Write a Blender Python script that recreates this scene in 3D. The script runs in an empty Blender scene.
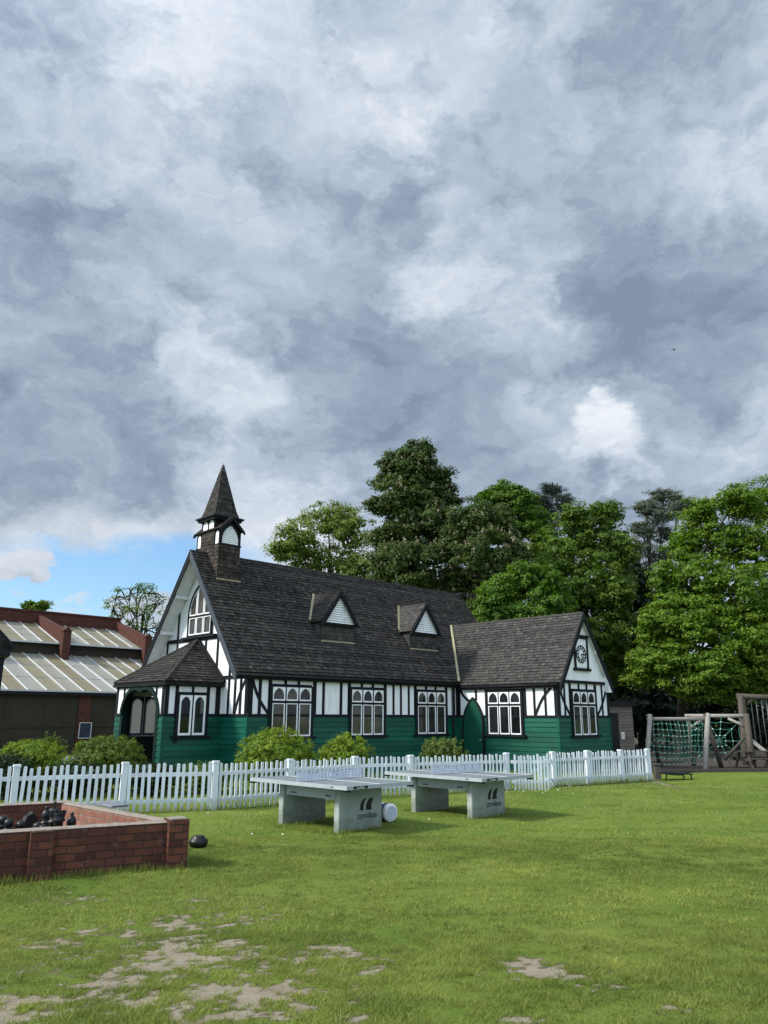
import bpy, bmesh, math, random
import numpy as np
from mathutils import Vector as V3, Matrix
random.seed(7); rng = np.random.default_rng(11)
S = bpy.context.scene; COL = S.collection
R = math.radians
# ------------------------------------------------------------------ camera
FPX, PITCH, ROLL, CH = 764.566, R(14.944), R(.225), 1.85
cd = bpy.data.cameras.new('camera'); cam = bpy.data.objects.new('camera', cd); COL.objects.link(cam)
cd.sensor_fit = 'VERTICAL'; cd.sensor_height = 24; cd.lens = 24*FPX/1024
cd.clip_start = .1; cd.clip_end = 3000
cam.matrix_world = Matrix.Translation((0, 0, CH)) @ Matrix.Rotation(R(90)+PITCH, 4, 'X') @ Matrix.Rotation(ROLL, 4, 'Z')
S.camera = cam
def ray(x, y):
    a0, b0 = x-384, y-512
    c, s = math.cos(ROLL), math.sin(ROLL)
    a = c*a0+s*b0; b = -s*a0+c*b0
    return V3((a/FPX, math.cos(PITCH)+b/FPX*math.sin(PITCH), math.sin(PITCH)-b/FPX*math.cos(PITCH)))
def at(x, y, Y):            # survey helper: the place at distance Y seen in that direction
    r = ray(x, y); return V3((0, 0, CH))+r*(Y/r.y)

# ------------------------------------------------------------------ materials
def newmat(name):
    m = bpy.data.materials.new(name); m.use_nodes = True
    nt = m.node_tree; b = nt.nodes['Principled BSDF']
    return m, nt, b
def N(nt, t, **kw):
    n = nt.nodes.new(t)
    for k, v in kw.items():
        if k in n.inputs: n.inputs[k].default_value = v
        else: setattr(n, k, v)
    return n
def ramp(nt, fac, stops):
    r = nt.nodes.new('ShaderNodeValToRGB'); e = r.color_ramp.elements
    while len(e) < len(stops): e.new(.5)
    for i, (p, c) in enumerate(stops):
        e[i].position = p; e[i].color = (*c, 1) if len(c) == 3 else c
    nt.links.new(fac, r.inputs[0]); return r.outputs[0]
def mixc(nt, fac, a, b, mode='MIX'):
    m = nt.nodes.new('ShaderNodeMix'); m.data_type = 'RGBA'; m.blend_type = mode
    for s, v in ((0, fac), (6, a), (7, b)):
        if hasattr(v, 'links'): nt.links.new(v, m.inputs[s])
        else: m.inputs[s].default_value = v if s == 0 else (*v, 1)
    return m.outputs[2]
def math_(nt, op, a, b=None, c=None):
    m = nt.nodes.new('ShaderNodeMath'); m.operation = op
    for i, v in enumerate((a, b, c)):
        if v is None: continue
        if hasattr(v, 'links'): nt.links.new(v, m.inputs[i])
        else: m.inputs[i].default_value = v
    return m.outputs[0]
def noise(nt, vec, scale, detail=4, rough=.6):
    n = nt.nodes.new('ShaderNodeTexNoise'); n.inputs['Scale'].default_value = scale
    n.inputs['Detail'].default_value = detail; n.inputs['Roughness'].default_value = rough
    nt.links.new(vec, n.inputs['Vector']); return n.outputs[0]
def bump(nt, h, b, strength=.3, dist=.01):
    n = nt.nodes.new('ShaderNodeBump'); n.inputs['Strength'].default_value = strength; n.inputs['Distance'].default_value = dist
    nt.links.new(h, n.inputs['Height']); nt.links.new(n.outputs[0], b.inputs['Normal'])
def worn(name, c0, c1, scale=6, rough=.6, stretch=(1, 1, 1), bs=.25, bd=.006, tint=0, spec=.3, dirt=None, algae=None):
    m, nt, b = newmat(name)
    tc = N(nt, 'ShaderNodeTexCoord'); mp = N(nt, 'ShaderNodeMapping'); mp.inputs['Scale'].default_value = stretch
    nt.links.new(tc.outputs['Object'], mp.inputs[0]); v = mp.outputs[0]
    f = noise(nt, v, scale, 6, .65)
    c = ramp(nt, f, [(.3, c0), (.7, c1)])
    if dirt:
        f2 = noise(nt, v, scale*.35, 5, .7)
        c = mixc(nt, ramp(nt, f2, [(.55, (0, 0, 0)), (.72, (1, 1, 1))]), c, dirt)
    if tint:
        a = N(nt, 'ShaderNodeAttribute', attribute_name='tint')
        k = math_(nt, 'MULTIPLY_ADD', a.outputs['Fac'], 2*tint, 1-tint)
        hs = N(nt, 'ShaderNodeHueSaturation'); nt.links.new(k, hs.inputs['Value']); nt.links.new(c, hs.inputs['Color']); c = hs.outputs[0]
    if algae:   # green film creeping up from the ground
        sz = N(nt, 'ShaderNodeSeparateXYZ'); nt.links.new(tc.outputs['Object'], sz.inputs[0])
        g_ = N(nt, 'ShaderNodeTexCoord'); gn = noise(nt, mp.outputs[0], 9, 5, .7)
        k = math_(nt, 'MULTIPLY', math_(nt, 'SUBTRACT', math_(nt, 'MULTIPLY_ADD', gn, .62, -.02), sz.outputs[2]), 3.2); k = math_(nt, 'MINIMUM', math_(nt, 'MAXIMUM', k, 0), .6)
        c = mixc(nt, k, c, algae)
    nt.links.new(c, b.inputs['Base Color']); b.inputs['Roughness'].default_value = rough; b.inputs['Specular IOR Level'].default_value = spec
    bump(nt, noise(nt, v, scale*5, 4), b, bs, bd)
    return m
M = {}
M['white'] = worn('white_paint', (.68, .69, .70), (.80, .81, .82), 3.5, .55, (3, 3, .3), .15, .004, dirt=(.54, .55, .53))
M['white_fence'] = worn('white_fence_paint', (.54, .585, .62), (.68, .715, .745), 5, .55, (1, 1, .3), .3, .004, tint=.10, dirt=(.42, .45, .42), algae=(.22, .27, .19))
M['black'] = worn('black_timber_paint', (.005, .006, .008), (.010, .012, .015), 6, .6, (1, 1, 1), .3, .004, spec=.15)
M['barge'] = worn('slate_grey_bargeboard_paint', (.038, .046, .055), (.055, .064, .075), 4, .5, (1, 1, 1), .2, .003)
M['green'] = worn('green_board_paint', (.0015, .050, .032), (.004, .080, .050), 2.5, .42, (.5, .5, 2), .2, .003, tint=.2, spec=.25, dirt=(.010, .066, .045))
M['archpaint'] = worn('dark_green_arch_paint', (.0012, .009, .008), (.002, .015, .012), 3, .5, (3, 3, .3), .2, .003, spec=.2)
M['door'] = worn('green_door_paint', (.003, .050, .030), (.006, .068, .042), 3, .4, (3, 3, .3), .2, .003)
M['shingle'] = worn('dark_wood_shingle', (.024, .022, .0195), (.055, .050, .045), 9, .85, (1, 1, 1), .5, .006, tint=.75, spec=.12, dirt=(.066, .062, .054))
M['shingle_wall'] = worn('brown_wall_shingle', (.026, .021, .018), (.066, .055, .046), 9, .85, (1, 1, 1), .5, .006, tint=.8, spec=.12)
M['shingle_pale'] = worn('weathered_shingle', (.034, .032, .030), (.072, .068, .063), 9, .85, (1, 1, 1), .5, .006, tint=.55, spec=.12, dirt=(.078, .074, .064))
M['lead'] = worn('lichened_lead', (.22, .20, .11), (.34, .31, .19), 8, .6)
M['zinc'] = worn('zinc_cap', (.2, .21, .23), (.3, .31, .33), 8, .4)
M['concrete'] = worn('pale_cast_concrete', (.225, .262, .238), (.325, .36, .338), 3, .8, (1, 1, 1), .2, .004, dirt=(.13, .155, .125), algae=(.10, .125, .085))
M['steel'] = worn('grey_white_table_steel', (.27, .30, .31), (.35, .38, .39), 5, .45)
M['tabletop'] = worn('grey_tabletop', (.12, .14, .145), (.175, .195, .20), 4, .6, spec=.15)
M['net'] = worn('pale_steel_net', (.40, .45, .52), (.50, .55, .62), 5, .4)
M['darkplastic'] = worn('black_plastic', (.004, .0045, .005), (.008, .009, .010), 8, .42, (1, 1, 1), .1, .002, spec=.3)
M['drum'] = worn('white_drum_plastic', (.68, .70, .72), (.80, .81, .82), 5, .4)
M['blueprint'] = worn('dark_blue_print', (.02, .03, .08), (.04, .05, .11), 6, .5)
M['grey_wood'] = worn('silvered_timber', (.165, .152, .133), (.30, .28, .25), 5, .8, (4, 4, 1), .5, .006)
M['brown_wood'] = worn('brown_timber', (.042, .034, .026), (.085, .071, .056), 5, .8, (4, 4, 1), .5, .006)
M['shed_wood'] = worn('grey_shed_boards', (.085, .070, .056), (.165, .140, .115), 5, .8, (1, 1, 6), .4, .006, tint=.15)
M['rope'] = worn('green_rope', (.03, .14, .095), (.05, .19, .13), 30, .8)
M['ropegrey'] = worn('grey_rope', (.10, .10, .10), (.15, .15, .145), 30, .8)
M['joint'] = worn('white_rope_joint', (.55, .60, .60), (.7, .75, .75), 30, .6)
M['bark'] = worn('bark', (.020, .016, .013), (.048, .040, .032), 6, .9, (1, 1, .25), .8, .03)
M['chips'] = worn('bark_chippings', (.035, .026, .020), (.085, .068, .053), 14, .95, (1, 1, 1), .9, .03)
M['notice'] = worn('white_notice', (.6, .6, .58), (.68, .68, .66), 20, .6)
M['signblue'] = worn('navy_board', (.012, .02, .045), (.02, .03, .06), 6, .4)
M['mesh'] = worn('dark_brown_mesh_panel', (.020, .016, .011), (.036, .030, .021), 1.6, .7, (1, 1, .5), .1, .003)
M['glazebar'] = worn('pale_glazing_bar', (.42, .43, .43), (.52, .53, .54), 6, .5)
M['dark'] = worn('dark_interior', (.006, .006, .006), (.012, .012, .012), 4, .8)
M['birdgrey'] = worn('dark_feathers', (.02, .02, .02), (.04, .04, .04), 10, .7)
M['slab'] = worn('grey_slate_lid', (.11, .12, .135), (.17, .18, .20), 6, .6)

def glass_mat(name, col, rough=.06, alpha=None):
    m, nt, b = newmat(name)
    tc = N(nt, 'ShaderNodeTexCoord')
    f = noise(nt, tc.outputs['Object'], 1.1, 2)
    c = ramp(nt, f, [(.35, tuple(c*.6 for c in col)), (.65, tuple(c*1.5 for c in col))])
    a = N(nt, 'ShaderNodeAttribute', attribute_name='tint'); hs = N(nt, 'ShaderNodeHueSaturation'); nt.links.new(math_(nt, 'MULTIPLY_ADD', a.outputs['Fac'], 1.5, .25), hs.inputs['Value']); nt.links.new(c, hs.inputs['Color'])  # random value per pane puts differing reflections into the glass colour
    nt.links.new(hs.outputs[0], b.inputs['Base Color'])
    b.inputs['Roughness'].default_value = rough; b.inputs['Specular IOR Level'].default_value = .5
    bump(nt, noise(nt, tc.outputs['Object'], 2.5, 1), b, .04, .02)
    return m
M['glass_dark'] = glass_mat('dark_green_leaded_glass', (.012, .014, .014))
M['glass'] = glass_mat('dark_leaded_glass', (.040, .035, .029))
def frosted():
    m, nt, b = newmat('frosted_pale_glass')
    b.inputs['Base Color'].default_value = (.15, .16, .16, 1); b.inputs['Roughness'].default_value = .3
    t = N(nt, 'ShaderNodeBsdfTranslucent'); t.inputs[0].default_value = (.22, .23, .23, 1)
    mx = N(nt, 'ShaderNodeMixShader', Fac=.55); nt.links.new(b.outputs[0], mx.inputs[1]); nt.links.new(t.outputs[0], mx.inputs[2])
    nt.links.new(mx.outputs[0], nt.nodes['Material Output'].inputs[0]); return m
M['frosted'] = frosted()
def glazing():
    m, nt, b = newmat('weathered_roof_glazing')
    a = N(nt, 'ShaderNodeAttribute', attribute_name='tint')
    tc = N(nt, 'ShaderNodeTexCoord'); mp = N(nt, 'ShaderNodeMapping'); mp.inputs['Scale'].default_value = (1, .15, .15)
    nt.links.new(tc.outputs['Object'], mp.inputs[0])
    f = noise(nt, mp.outputs[0], 2.2, 6, .7)
    k = math_(nt, 'ADD', math_(nt, 'MULTIPLY', a.outputs['Fac'], .55), math_(nt, 'MULTIPLY', f, .5))
    c = ramp(nt, k, [(.25, (.25, .255, .235)), (.55, (.20, .18, .122)), (.85, (.155, .13, .078))])
    nt.links.new(c, b.inputs['Base Color']); b.inputs['Roughness'].default_value = .55; b.inputs['Specular IOR Level'].default_value = .15
    return m
M['glazing'] = glazing()
def brick(name, bw, bh, mortar, c1, c2, cm, sc=1):
    m, nt, b = newmat(name)
    uv = N(nt, 'ShaderNodeUVMap'); t = N(nt, 'ShaderNodeTexBrick')
    wob = N(nt, 'ShaderNodeTexNoise', Scale=7., Detail=3.); nt.links.new(uv.outputs[0], wob.inputs['Vector'])
    va = N(nt, 'ShaderNodeVectorMath'); va.operation = 'SCALE'; va.inputs['Scale'].default_value = .018; nt.links.new(wob.outputs['Color'], va.inputs[0])
    vb = N(nt, 'ShaderNodeVectorMath'); vb.operation = 'ADD'; nt.links.new(uv.outputs[0], vb.inputs[0]); nt.links.new(va.outputs[0], vb.inputs[1]); nt.links.new(vb.outputs[0], t.inputs['Vector'])
    t.inputs['Scale'].default_value = 1; t.inputs['Brick Width'].default_value = bw; t.inputs['Row Height'].default_value = bh
    t.inputs['Mortar Size'].default_value = mortar; t.inputs['Mortar Smooth'].default_value = .3; t.inputs['Bias'].default_value = -.1
    t.inputs['Color1'].default_value = (*c1, 1); t.inputs['Color2'].default_value = (*c2, 1); t.inputs['Mortar'].default_value = (*cm, 1)
    tc = N(nt, 'ShaderNodeTexCoord')
    f = noise(nt, tc.outputs['Object'], 9, 6, .7)
    c = mixc(nt, ramp(nt, f, [(.35, (0, 0, 0)), (.75, (.7, .7, .7))]), t.outputs[0], (.062, .030, .022))
    # pale splashes of old mortar and efflorescence
    f3 = noise(nt, tc.outputs['Object'], 4.2, 6, .75)
    c = mixc(nt, ramp(nt, f3, [(.60, (0, 0, 0)), (.72, (.28, .28, .28))]), c, (.32, .28, .24))
    nt.links.new(c, b.inputs['Base Color']); b.inputs['Roughness'].default_value = .85; b.inputs['Specular IOR Level'].default_value = .2
    h = math_(nt, 'ADD', math_(nt, 'MULTIPLY', t.outputs[1], -1.0), math_(nt, 'MULTIPLY', noise(nt, tc.outputs['Object'], 45, 4), .35))
    bump(nt, h, b, .8, .012)
    return m
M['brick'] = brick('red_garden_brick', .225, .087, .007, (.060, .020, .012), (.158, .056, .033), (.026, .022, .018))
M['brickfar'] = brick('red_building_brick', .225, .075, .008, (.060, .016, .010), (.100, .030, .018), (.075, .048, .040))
M['brick_pale'] = brick('sunlit_red_brick_with_mortar_wash', .225, .087, .009, (.22, .085, .055), (.33, .150, .105), (.20, .165, .13))  # mortar wash, plus the side wall's sunlit tone put into the brick colour
M['mortar'] = worn('mortar_cap', (.16, .135, .11), (.30, .26, .215), 22, .9, (1, 1, 1), .9, .01, dirt=(.12, .065, .05))

def leaf_mat(name, lo, hi, trans=.35, sat=1.1):
    m, nt, b = newmat(name)
    a = N(nt, 'ShaderNodeAttribute', attribute_name='tint')
    c = ramp(nt, a.outputs['Fac'], [(0, lo), (1, hi)])
    nt.links.new(c, b.inputs['Base Color']); b.inputs['Roughness'].default_value = .55; b.inputs['Specular IOR Level'].default_value = .25
    t = N(nt, 'ShaderNodeBsdfTranslucent')
    hs = N(nt, 'ShaderNodeHueSaturation', Hue=.485, Saturation=sat, Value=1.25); nt.links.new(c, hs.inputs['Color']); nt.links.new(hs.outputs[0], t.inputs[0])
    mx = N(nt, 'ShaderNodeMixShader', Fac=trans); nt.links.new(b.outputs[0], mx.inputs[1]); nt.links.new(t.outputs[0], mx.inputs[2])
    nt.links.new(mx.outputs[0], nt.nodes['Material Output'].inputs[0]); return m
L = {}
L['light'] = leaf_mat('loose_light_leaf', (.095, .150, .026), (.210, .275, .062))
L['chestnut'] = leaf_mat('chestnut_leaf', (.032, .064, .014), (.092, .134, .034))
L['bright'] = leaf_mat('bright_leaf', (.042, .102, .010), (.115, .200, .022))
L['maple'] = leaf_mat('maple_leaf', (.046, .106, .007), (.145, .230, .020))
L['mid'] = leaf_mat('mid_green_leaf', (.046, .100, .012), (.135, .205, .028))
L['pine'] = leaf_mat('dark_pine_needles', (.014, .024, .016), (.034, .048, .030), .1)
L['greypine'] = leaf_mat('grey_pine_needles', (.055, .075, .046), (.115, .140, .085), .15)
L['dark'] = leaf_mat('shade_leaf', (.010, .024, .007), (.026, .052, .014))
L['bush'] = leaf_mat('yellow_green_bush_leaf', (.072, .130, .008), (.225, .315, .024))
L['bush_dark'] = leaf_mat('mid_green_bush_leaf', (.050, .092, .012), (.140, .200, .026))
L['bush_loose'] = leaf_mat('rusty_green_bush_leaf', (.060, .100, .016), (.170, .215, .050))
L['blossom'] = leaf_mat('cream_pink_blossom', (.26, .22, .15), (.44, .38, .27), .25)
L['grass'] = leaf_mat('grass_blade', (.098, .146, .026), (.335, .375, .082), .45, 1.0)
L['daisy'] = leaf_mat('daisy_petal', (.6, .6, .55), (.75, .75, .7), .2)

# ------------------------------------------------------------------ mesh building
class MB:
    def __init__(s): s.v = []; s.f = []; s.t = []; s.smooth = []
    def face(s, pts, tint=.5, smooth=False):
        i = len(s.v); s.v.extend([tuple(p) for p in pts]); s.f.append(tuple(range(i, i+len(pts)))); s.t.append(tint); s.smooth.append(smooth)
    def box(s, a, b, tint=None, fr=None, bev=0):
        # axis box between corners a and b, optionally through a frame function
        tint = random.random() if tint is None else tint
        x0, y0, z0 = a; x1, y1, z1 = b
        c = [(x0, y0, z0), (x1, y0, z0), (x1, y1, z0), (x0, y1, z0), (x0, y0, z1), (x1, y0, z1), (x1, y1, z1), (x0, y1, z1)]
        if fr: c = [fr(*p) for p in c]
        for q in ((0, 3, 2, 1), (4, 5, 6, 7), (0, 1, 5, 4), (1, 2, 6, 5), (2, 3, 7, 6), (3, 0, 4, 7)): s.face([c[i] for i in q], tint)
    def bar(s, p, q, w, h, up=(0, 0, 1), tint=None):
        # rectangular bar from p to q: w sideways, h along up
        tint = random.random() if tint is None else tint
        p, q = V3(p), V3(q); d = (q-p).normalized(); u = V3(up); sd = d.cross(u)
        if sd.length < 1e-5: sd = d.cross(V3((1, 0, 0)))
        sd.normalize(); u = sd.cross(d).normalized()
        c = [o+sd*(i*w/2)+u*(j*h/2) for o in (p, q) for i, j in ((-1, -1), (1, -1), (1, 1), (-1, 1))]
        for k in ((3, 2, 1, 0), (4, 5, 6, 7), (0, 1, 5, 4), (1, 2, 6, 5), (2, 3, 7, 6), (3, 0, 4, 7)): s.face([c[i] for i in k], tint)
    def prism(s, pts, off, tint=.5):
        # polygon extruded along off
        o = V3(off); a = [V3(p) for p in pts]; b = [p+o for p in a]; n = len(a)
        s.face(a[::-1], tint); s.face(b, tint)
        for i in range(n): s.face([a[i], a[(i+1) % n], b[(i+1) % n], b[i]], tint)
    def tube(s, pts, rad, n=8, tint=.5, cap=True, smooth=True):
        pts = [V3(p) for p in pts]
        if not hasattr(rad, '__len__'): rad = [rad]*len(pts)
        rings = []; ref = V3((.31, .2, .93)).normalized()
        for i, p in enumerate(pts):
            d = (pts[min(i+1, len(pts)-1)]-pts[max(i-1, 0)]).normalized()
            a = d.cross(ref)
            if a.length < .1: a = d.cross(V3((1, 0, 0)))
            a.normalize(); b = d.cross(a)
            rings.append([p+(a*math.cos(k*2*math.pi/n)+b*math.sin(k*2*math.pi/n))*rad[i] for k in range(n)])
        for i in range(len(rings)-1):
            for k in range(n): s.face([rings[i][k], rings[i][(k+1) % n], rings[i+1][(k+1) % n], rings[i+1][k]], tint, smooth)
        if cap: s.face(rings[0][::-1], tint); s.face(rings[-1], tint)
    def lathe(s, prof, c=(0, 0, 0), n=20, axis=None, tint=.5):
        c = V3(c); ax = V3(axis or (0, 0, 1)).normalized()
        a = ax.cross(V3((1, 0, 0)) if abs(ax.x) < .9 else V3((0, 1, 0))).normalized(); b = ax.cross(a)
        rings = [[c+ax*z+(a*math.cos(k*2*math.pi/n)+b*math.sin(k*2*math.pi/n))*r for k in range(n)] for r, z in prof]
        for i in range(len(rings)-1):
            for k in range(n): s.face([rings[i][k], rings[i][(k+1) % n], rings[i+1][(k+1) % n], rings[i+1][k]], tint, True)
        s.face(rings[0][::-1], tint); s.face(rings[-1], tint)
    def ring(s, outer, inner, off, tint=.5):
        # flat frame between two closed outlines of equal length, extruded along off
        o = V3(off); n = len(outer); A = [V3(p) for p in outer]; B = [V3(p) for p in inner]
        for i in range(n):
            j = (i+1) % n
            s.face([A[i]+o, A[j]+o, B[j]+o, B[i]+o], tint); s.face([A[i], A[j], A[j]+o, A[i]+o], tint); s.face([B[i], B[j], B[j]+o, B[i]+o], tint); s.face([A[i], B[i], B[j], A[j]], tint)
    def build(s, name, mat, parent=None, weld=True, bev=0):
        me = bpy.data.meshes.new(name); me.from_pydata(s.v, [], s.f)
        at_ = me.attributes.new('tint', 'FLOAT', 'FACE'); at_.data.foreach_set('value', s.t)
        me.polygons.foreach_set('use_smooth', s.smooth)
        bm = bmesh.new(); bm.from_mesh(me)
        if weld: bmesh.ops.remove_doubles(bm, verts=bm.verts, dist=1e-5)
        bmesh.ops.recalc_face_normals(bm, faces=bm.faces)
        uvl = bm.loops.layers.uv.new('UVMap')
        for f in bm.faces:
            n = f.normal; t = V3((0, 0, 1)).cross(n)
            t = V3((1, 0, 0)) if t.length < .05 else t.normalized()
            b = n.cross(t)
            for l in f.loops: l[uvl].uv = (l.vert.co.dot(t), l.vert.co.dot(b))
        bm.to_mesh(me); bm.free()
        if mat: me.materials.append(M[mat] if isinstance(mat, str) else mat)
        o = bpy.data.objects.new(name, me); COL.objects.link(o)
        if parent: o.parent = parent
        if bev:
            md = o.modifiers.new('edge', 'BEVEL'); md.width = bev; md.segments = 2; md.limit_method = 'ANGLE'; md.angle_limit = R(40)
        return o
def tag(o, label, cat, group=None, kind=None):
    o['label'] = label; o['category'] = cat
    if group: o['group'] = group
    if kind: o['kind'] = kind
    return o
def thing(name, label, cat, loc=(0, 0, 0), rz=0, group=None):
    o = bpy.data.objects.new(name, None); COL.objects.link(o); o.location = loc; o.rotation_euler = (0, 0, rz)
    o.empty_display_size = .2
    return tag(o, label, cat, group, 'thing')
def struct(o, label=None, cat=None): o['kind'] = 'structure'; o['label'] = label; o['category'] = cat; return o

def clip(poly, conv):
    out = poly
    for i in range(len(conv)):
        a = conv[i]; b = conv[(i+1) % len(conv)]; inp = out; out = []
        if not inp: return []
        side = lambda p: (b[0]-a[0])*(p[1]-a[1])-(b[1]-a[1])*(p[0]-a[0])
        for k in range(len(inp)):
            p, q = inp[k], inp[(k+1) % len(inp)]; sp, sq = side(p), side(q)
            if sp >= 0: out.append(p)
            if (sp >= 0) != (sq >= 0):
                t = sp/(sp-sq); out.append((p[0]+(q[0]-p[0])*t, p[1]+(q[1]-p[1])*t))
    return out
def shingle_plane(mb, corners, out=None, expo=.135, wid=.13, thick=.028, base=.05):
    """Courses of real shingles over a flat convex area; corners[0]->corners[1] is the eave."""
    c = [V3(p) for p in corners]
    ex = (c[1]-c[0]).normalized(); n = None
    for p in c[2:]:
        n = ex.cross(p-c[0])
        if n.length > 1e-4: break
    n.normalize(); ref = V3(out) if out else V3((0, 0, 1))
    if n.dot(ref) < 0: n = -n
    es = n.cross(ex).normalized()
    if es.dot(sum(c, V3())/len(c)-c[0]) < 0: es = -es
    P = [((p-c[0]).dot(ex), (p-c[0]).dot(es)) for p in c]
    ar = sum(P[i][0]*P[(i+1) % len(P)][1]-P[(i+1) % len(P)][0]*P[i][1] for i in range(len(P)))
    if ar < 0: P = P[::-1]
    W = lambda p, h: c[0]+ex*p[0]+es*p[1]+n*h
    mb.prism([W(p, -base) for p in P], n*base, .3)
    tmax = max(p[1] for p in P); s0 = min(p[0] for p in P); s1 = max(p[0] for p in P)
    rows = int(math.ceil(tmax/expo))
    for r in range(rows):
        t0 = r*expo; x = s0-random.random()*wid
        rowtint = random.uniform(-.17, .17)
        while x < s1:
            w = wid*random.uniform(.6, 1.35); j = random.uniform(-.006, .006)
            q = clip([(x+.004, t0+j), (x+w-.004, t0+j+random.uniform(-.004, .004)), (x+w-.004, t0+expo*1.3), (x+.004, t0+expo*1.3)], P)
            x += w
            if len(q) < 3: continue
            hl = thick*random.uniform(.75, 1.35); tl = random.random()
            tint = min(1, max(0, random.gauss(.45, .13)+rowtint+(random.uniform(.15, .45) if random.random() < .07 else 0)))
            top = [W(p, .004+hl*max(0, 1-(p[1]-t0)/(expo*1.3))) for p in q]
            if (top[1]-top[0]).cross(top[2]-top[0]).dot(n) < 0: top = top[::-1]
            mb.face(top, tint)
            lo = sorted(q, key=lambda p: p[1])[:2]
            if abs(lo[0][1]-lo[1][1]) < .03: mb.face([W(lo[0], 0), W(lo[1], 0), W(lo[1], .004+hl), W(lo[0], .004+hl)], tint*.6)
def boards(mb, fr, a0, a1, z0, z1, h=.165):
    z = z0
    while z < z1-.02:
        zt = min(z+h, z1); t = random.random()
        lo, hi = .030, .008
        mb.face([fr(a0, lo, z), fr(a1, lo, z), fr(a1, hi, zt), fr(a0, hi, zt)], t)
        mb.face([fr(a0, 0, z), fr(a1, 0, z), fr(a1, lo, z), fr(a0, lo, z)], t)
        for a in (a0, a1): mb.face([fr(a, 0, z), fr(a, lo, z), fr(a, hi, zt), fr(a, 0, zt)], t)
        z = zt
def frame(o, ex, out):
    o, ex, out = V3(o), V3(ex), V3(out)
    return lambda a, d, z: o+ex*a+out*d+V3((0, 0, z))
def arch_pts(a0, a1, zs, za, n=8):
    """pointed arch from (a0,zs) up to the apex and down to (a1,zs)"""
    r = (a1-a0)/2; h = za-zs; Rr = (r*r+h*h)/(2*r); L_ = []
    th = math.atan2(h, Rr-r) if Rr != r else math.pi/2
    for i in range(n+1):
        t = th*i/n; L_.append((a0+Rr-Rr*math.cos(t), zs+Rr*math.sin(t)))
    return L_+[(a0+a1-x, z) for x, z in L_[-2::-1]]
def arched_light(mb, gl, fr, a0, a1, z0, z1, b=.036, d=.03, arch=True, spring=None):
    """one white casement with a pointed or square head, and its glass"""
    i0, i1, iz0, iz1 = a0+b, a1-b, z0+b*1.2, z1-b*.8
    if arch:
        sp = spring if spring is not None else iz1-(i1-i0)*.64
        inn = [(i0, iz0)]+arch_pts(i0, i1, sp, iz1)+[(i1, iz0)]
        n = len(inn)-2; out = [(a0, z0)]
        for k in range(n):
            x, z = inn[1+k]
            if k < n//2-1: out.append((a0, z+(z1-sp)*.25*k/(n//2)))
            elif k == n//2-1: out.append((a0, z1))
            elif k == n//2: out.append(((a0+a1)/2, z1))
            elif k == n//2+1: out.append((a1, z1))
            else: out.append((a1, z+(z1-sp)*.25*(n-1-k)/(n//2)))
        out.append((a1, z0))
    else:
        inn = [(i0, iz0), (i0, iz1), (i1, iz1), (i1, iz0)]; out = [(a0, z0), (a0, z1), (a1, z1), (a1, z0)]
    off = fr(0, d, 0)-fr(0, 0, 0)
    mb.ring([fr(a, .035, z) for a, z in out], [fr(a, .035, z) for a, z in inn], off)
    gl.face([fr(a, .042, z) for a, z in inn], random.random())
def window(parent, fr, a0, a1, z0=1.23, z1=2.72, lights=3, ztr=2.26, sill=True, head=True, pane='glass'):
    """black outer frame > white casements, glass"""
    f = MB(); w = MB(); g = MB()
    t = .05
    f.box((a0-t, .0, z0-.02), (a1+t, .028, z1+.03), fr=fr)
    f.box((a0-t-.05, .030, z0-.2 if ztr is None else z0-.0), (a0, .075, z1+.03), fr=fr)
    f.box((a1, .030, z0), (a1+t+.05, .075, z1+.03), fr=fr)
    f.box((a0+.001, .030, z1-.01), (a1-.001, .073, z1+.05), fr=fr)
    if ztr: f.box((a0+.002, .030, ztr-.035), (a1-.002, .071, ztr+.035), fr=fr)
    n = lights; lw = (a1-a0)/n
    for i in range(1, n): f.box((a0+lw*i-.022, .030, z0+.01), (a0+lw*i+.022, .0695, z1-.012), fr=fr)
    if sill: f.box((a0-.2, .030, z0-.075), (a1+.2, .12, z0-.004), fr=fr)
    win = f.build('window', 'black', parent)
    for i in range(n):
        x0 = a0+lw*i+(.024 if i else .004); x1 = a0+lw*(i+1)-(.024 if i < n-1 else .004)
        if ztr:
            arched_light(w, g, fr, x0, x1, ztr+.037, z1-.012)
            arched_light(w, g, fr, x0, x1, z0+.005, ztr-.037, arch=False)
        else: arched_light(w, g, fr, x0, x1, z0+.005, z1-.012, b=.055)
    w.build('casement', 'white', win); g.build('pane', pane, win)
    return win
def brace(mb, fr, p, q, w=.09, d0=.004, d1=.026, bow=.06, n=6):
    """slightly curved timber brace between two points of a wall"""
    (a0, z0), (a1, z1) = p, q; L_ = math.hypot(a1-a0, z1-z0); nx, nz = -(z1-z0)/L_, (a1-a0)/L_
    c = [(a0+(a1-a0)*k/n+nx*bow*math.sin(math.pi*k/n), z0+(z1-z0)*k/n+nz*bow*math.sin(math.pi*k/n)) for k in range(n+1)]
    for k in range(n):
        e = [(c[k][0]+nx*w/2, c[k][1]+nz*w/2), (c[k+1][0]+nx*w/2, c[k+1][1]+nz*w/2), (c[k+1][0]-nx*w/2, c[k+1][1]-nz*w/2), (c[k][0]-nx*w/2, c[k][1]-nz*w/2)]
        mb.prism([fr(a, d0, z) for a, z in e], fr(0, d1-d0, 0)-fr(0, 0, 0))
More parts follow.
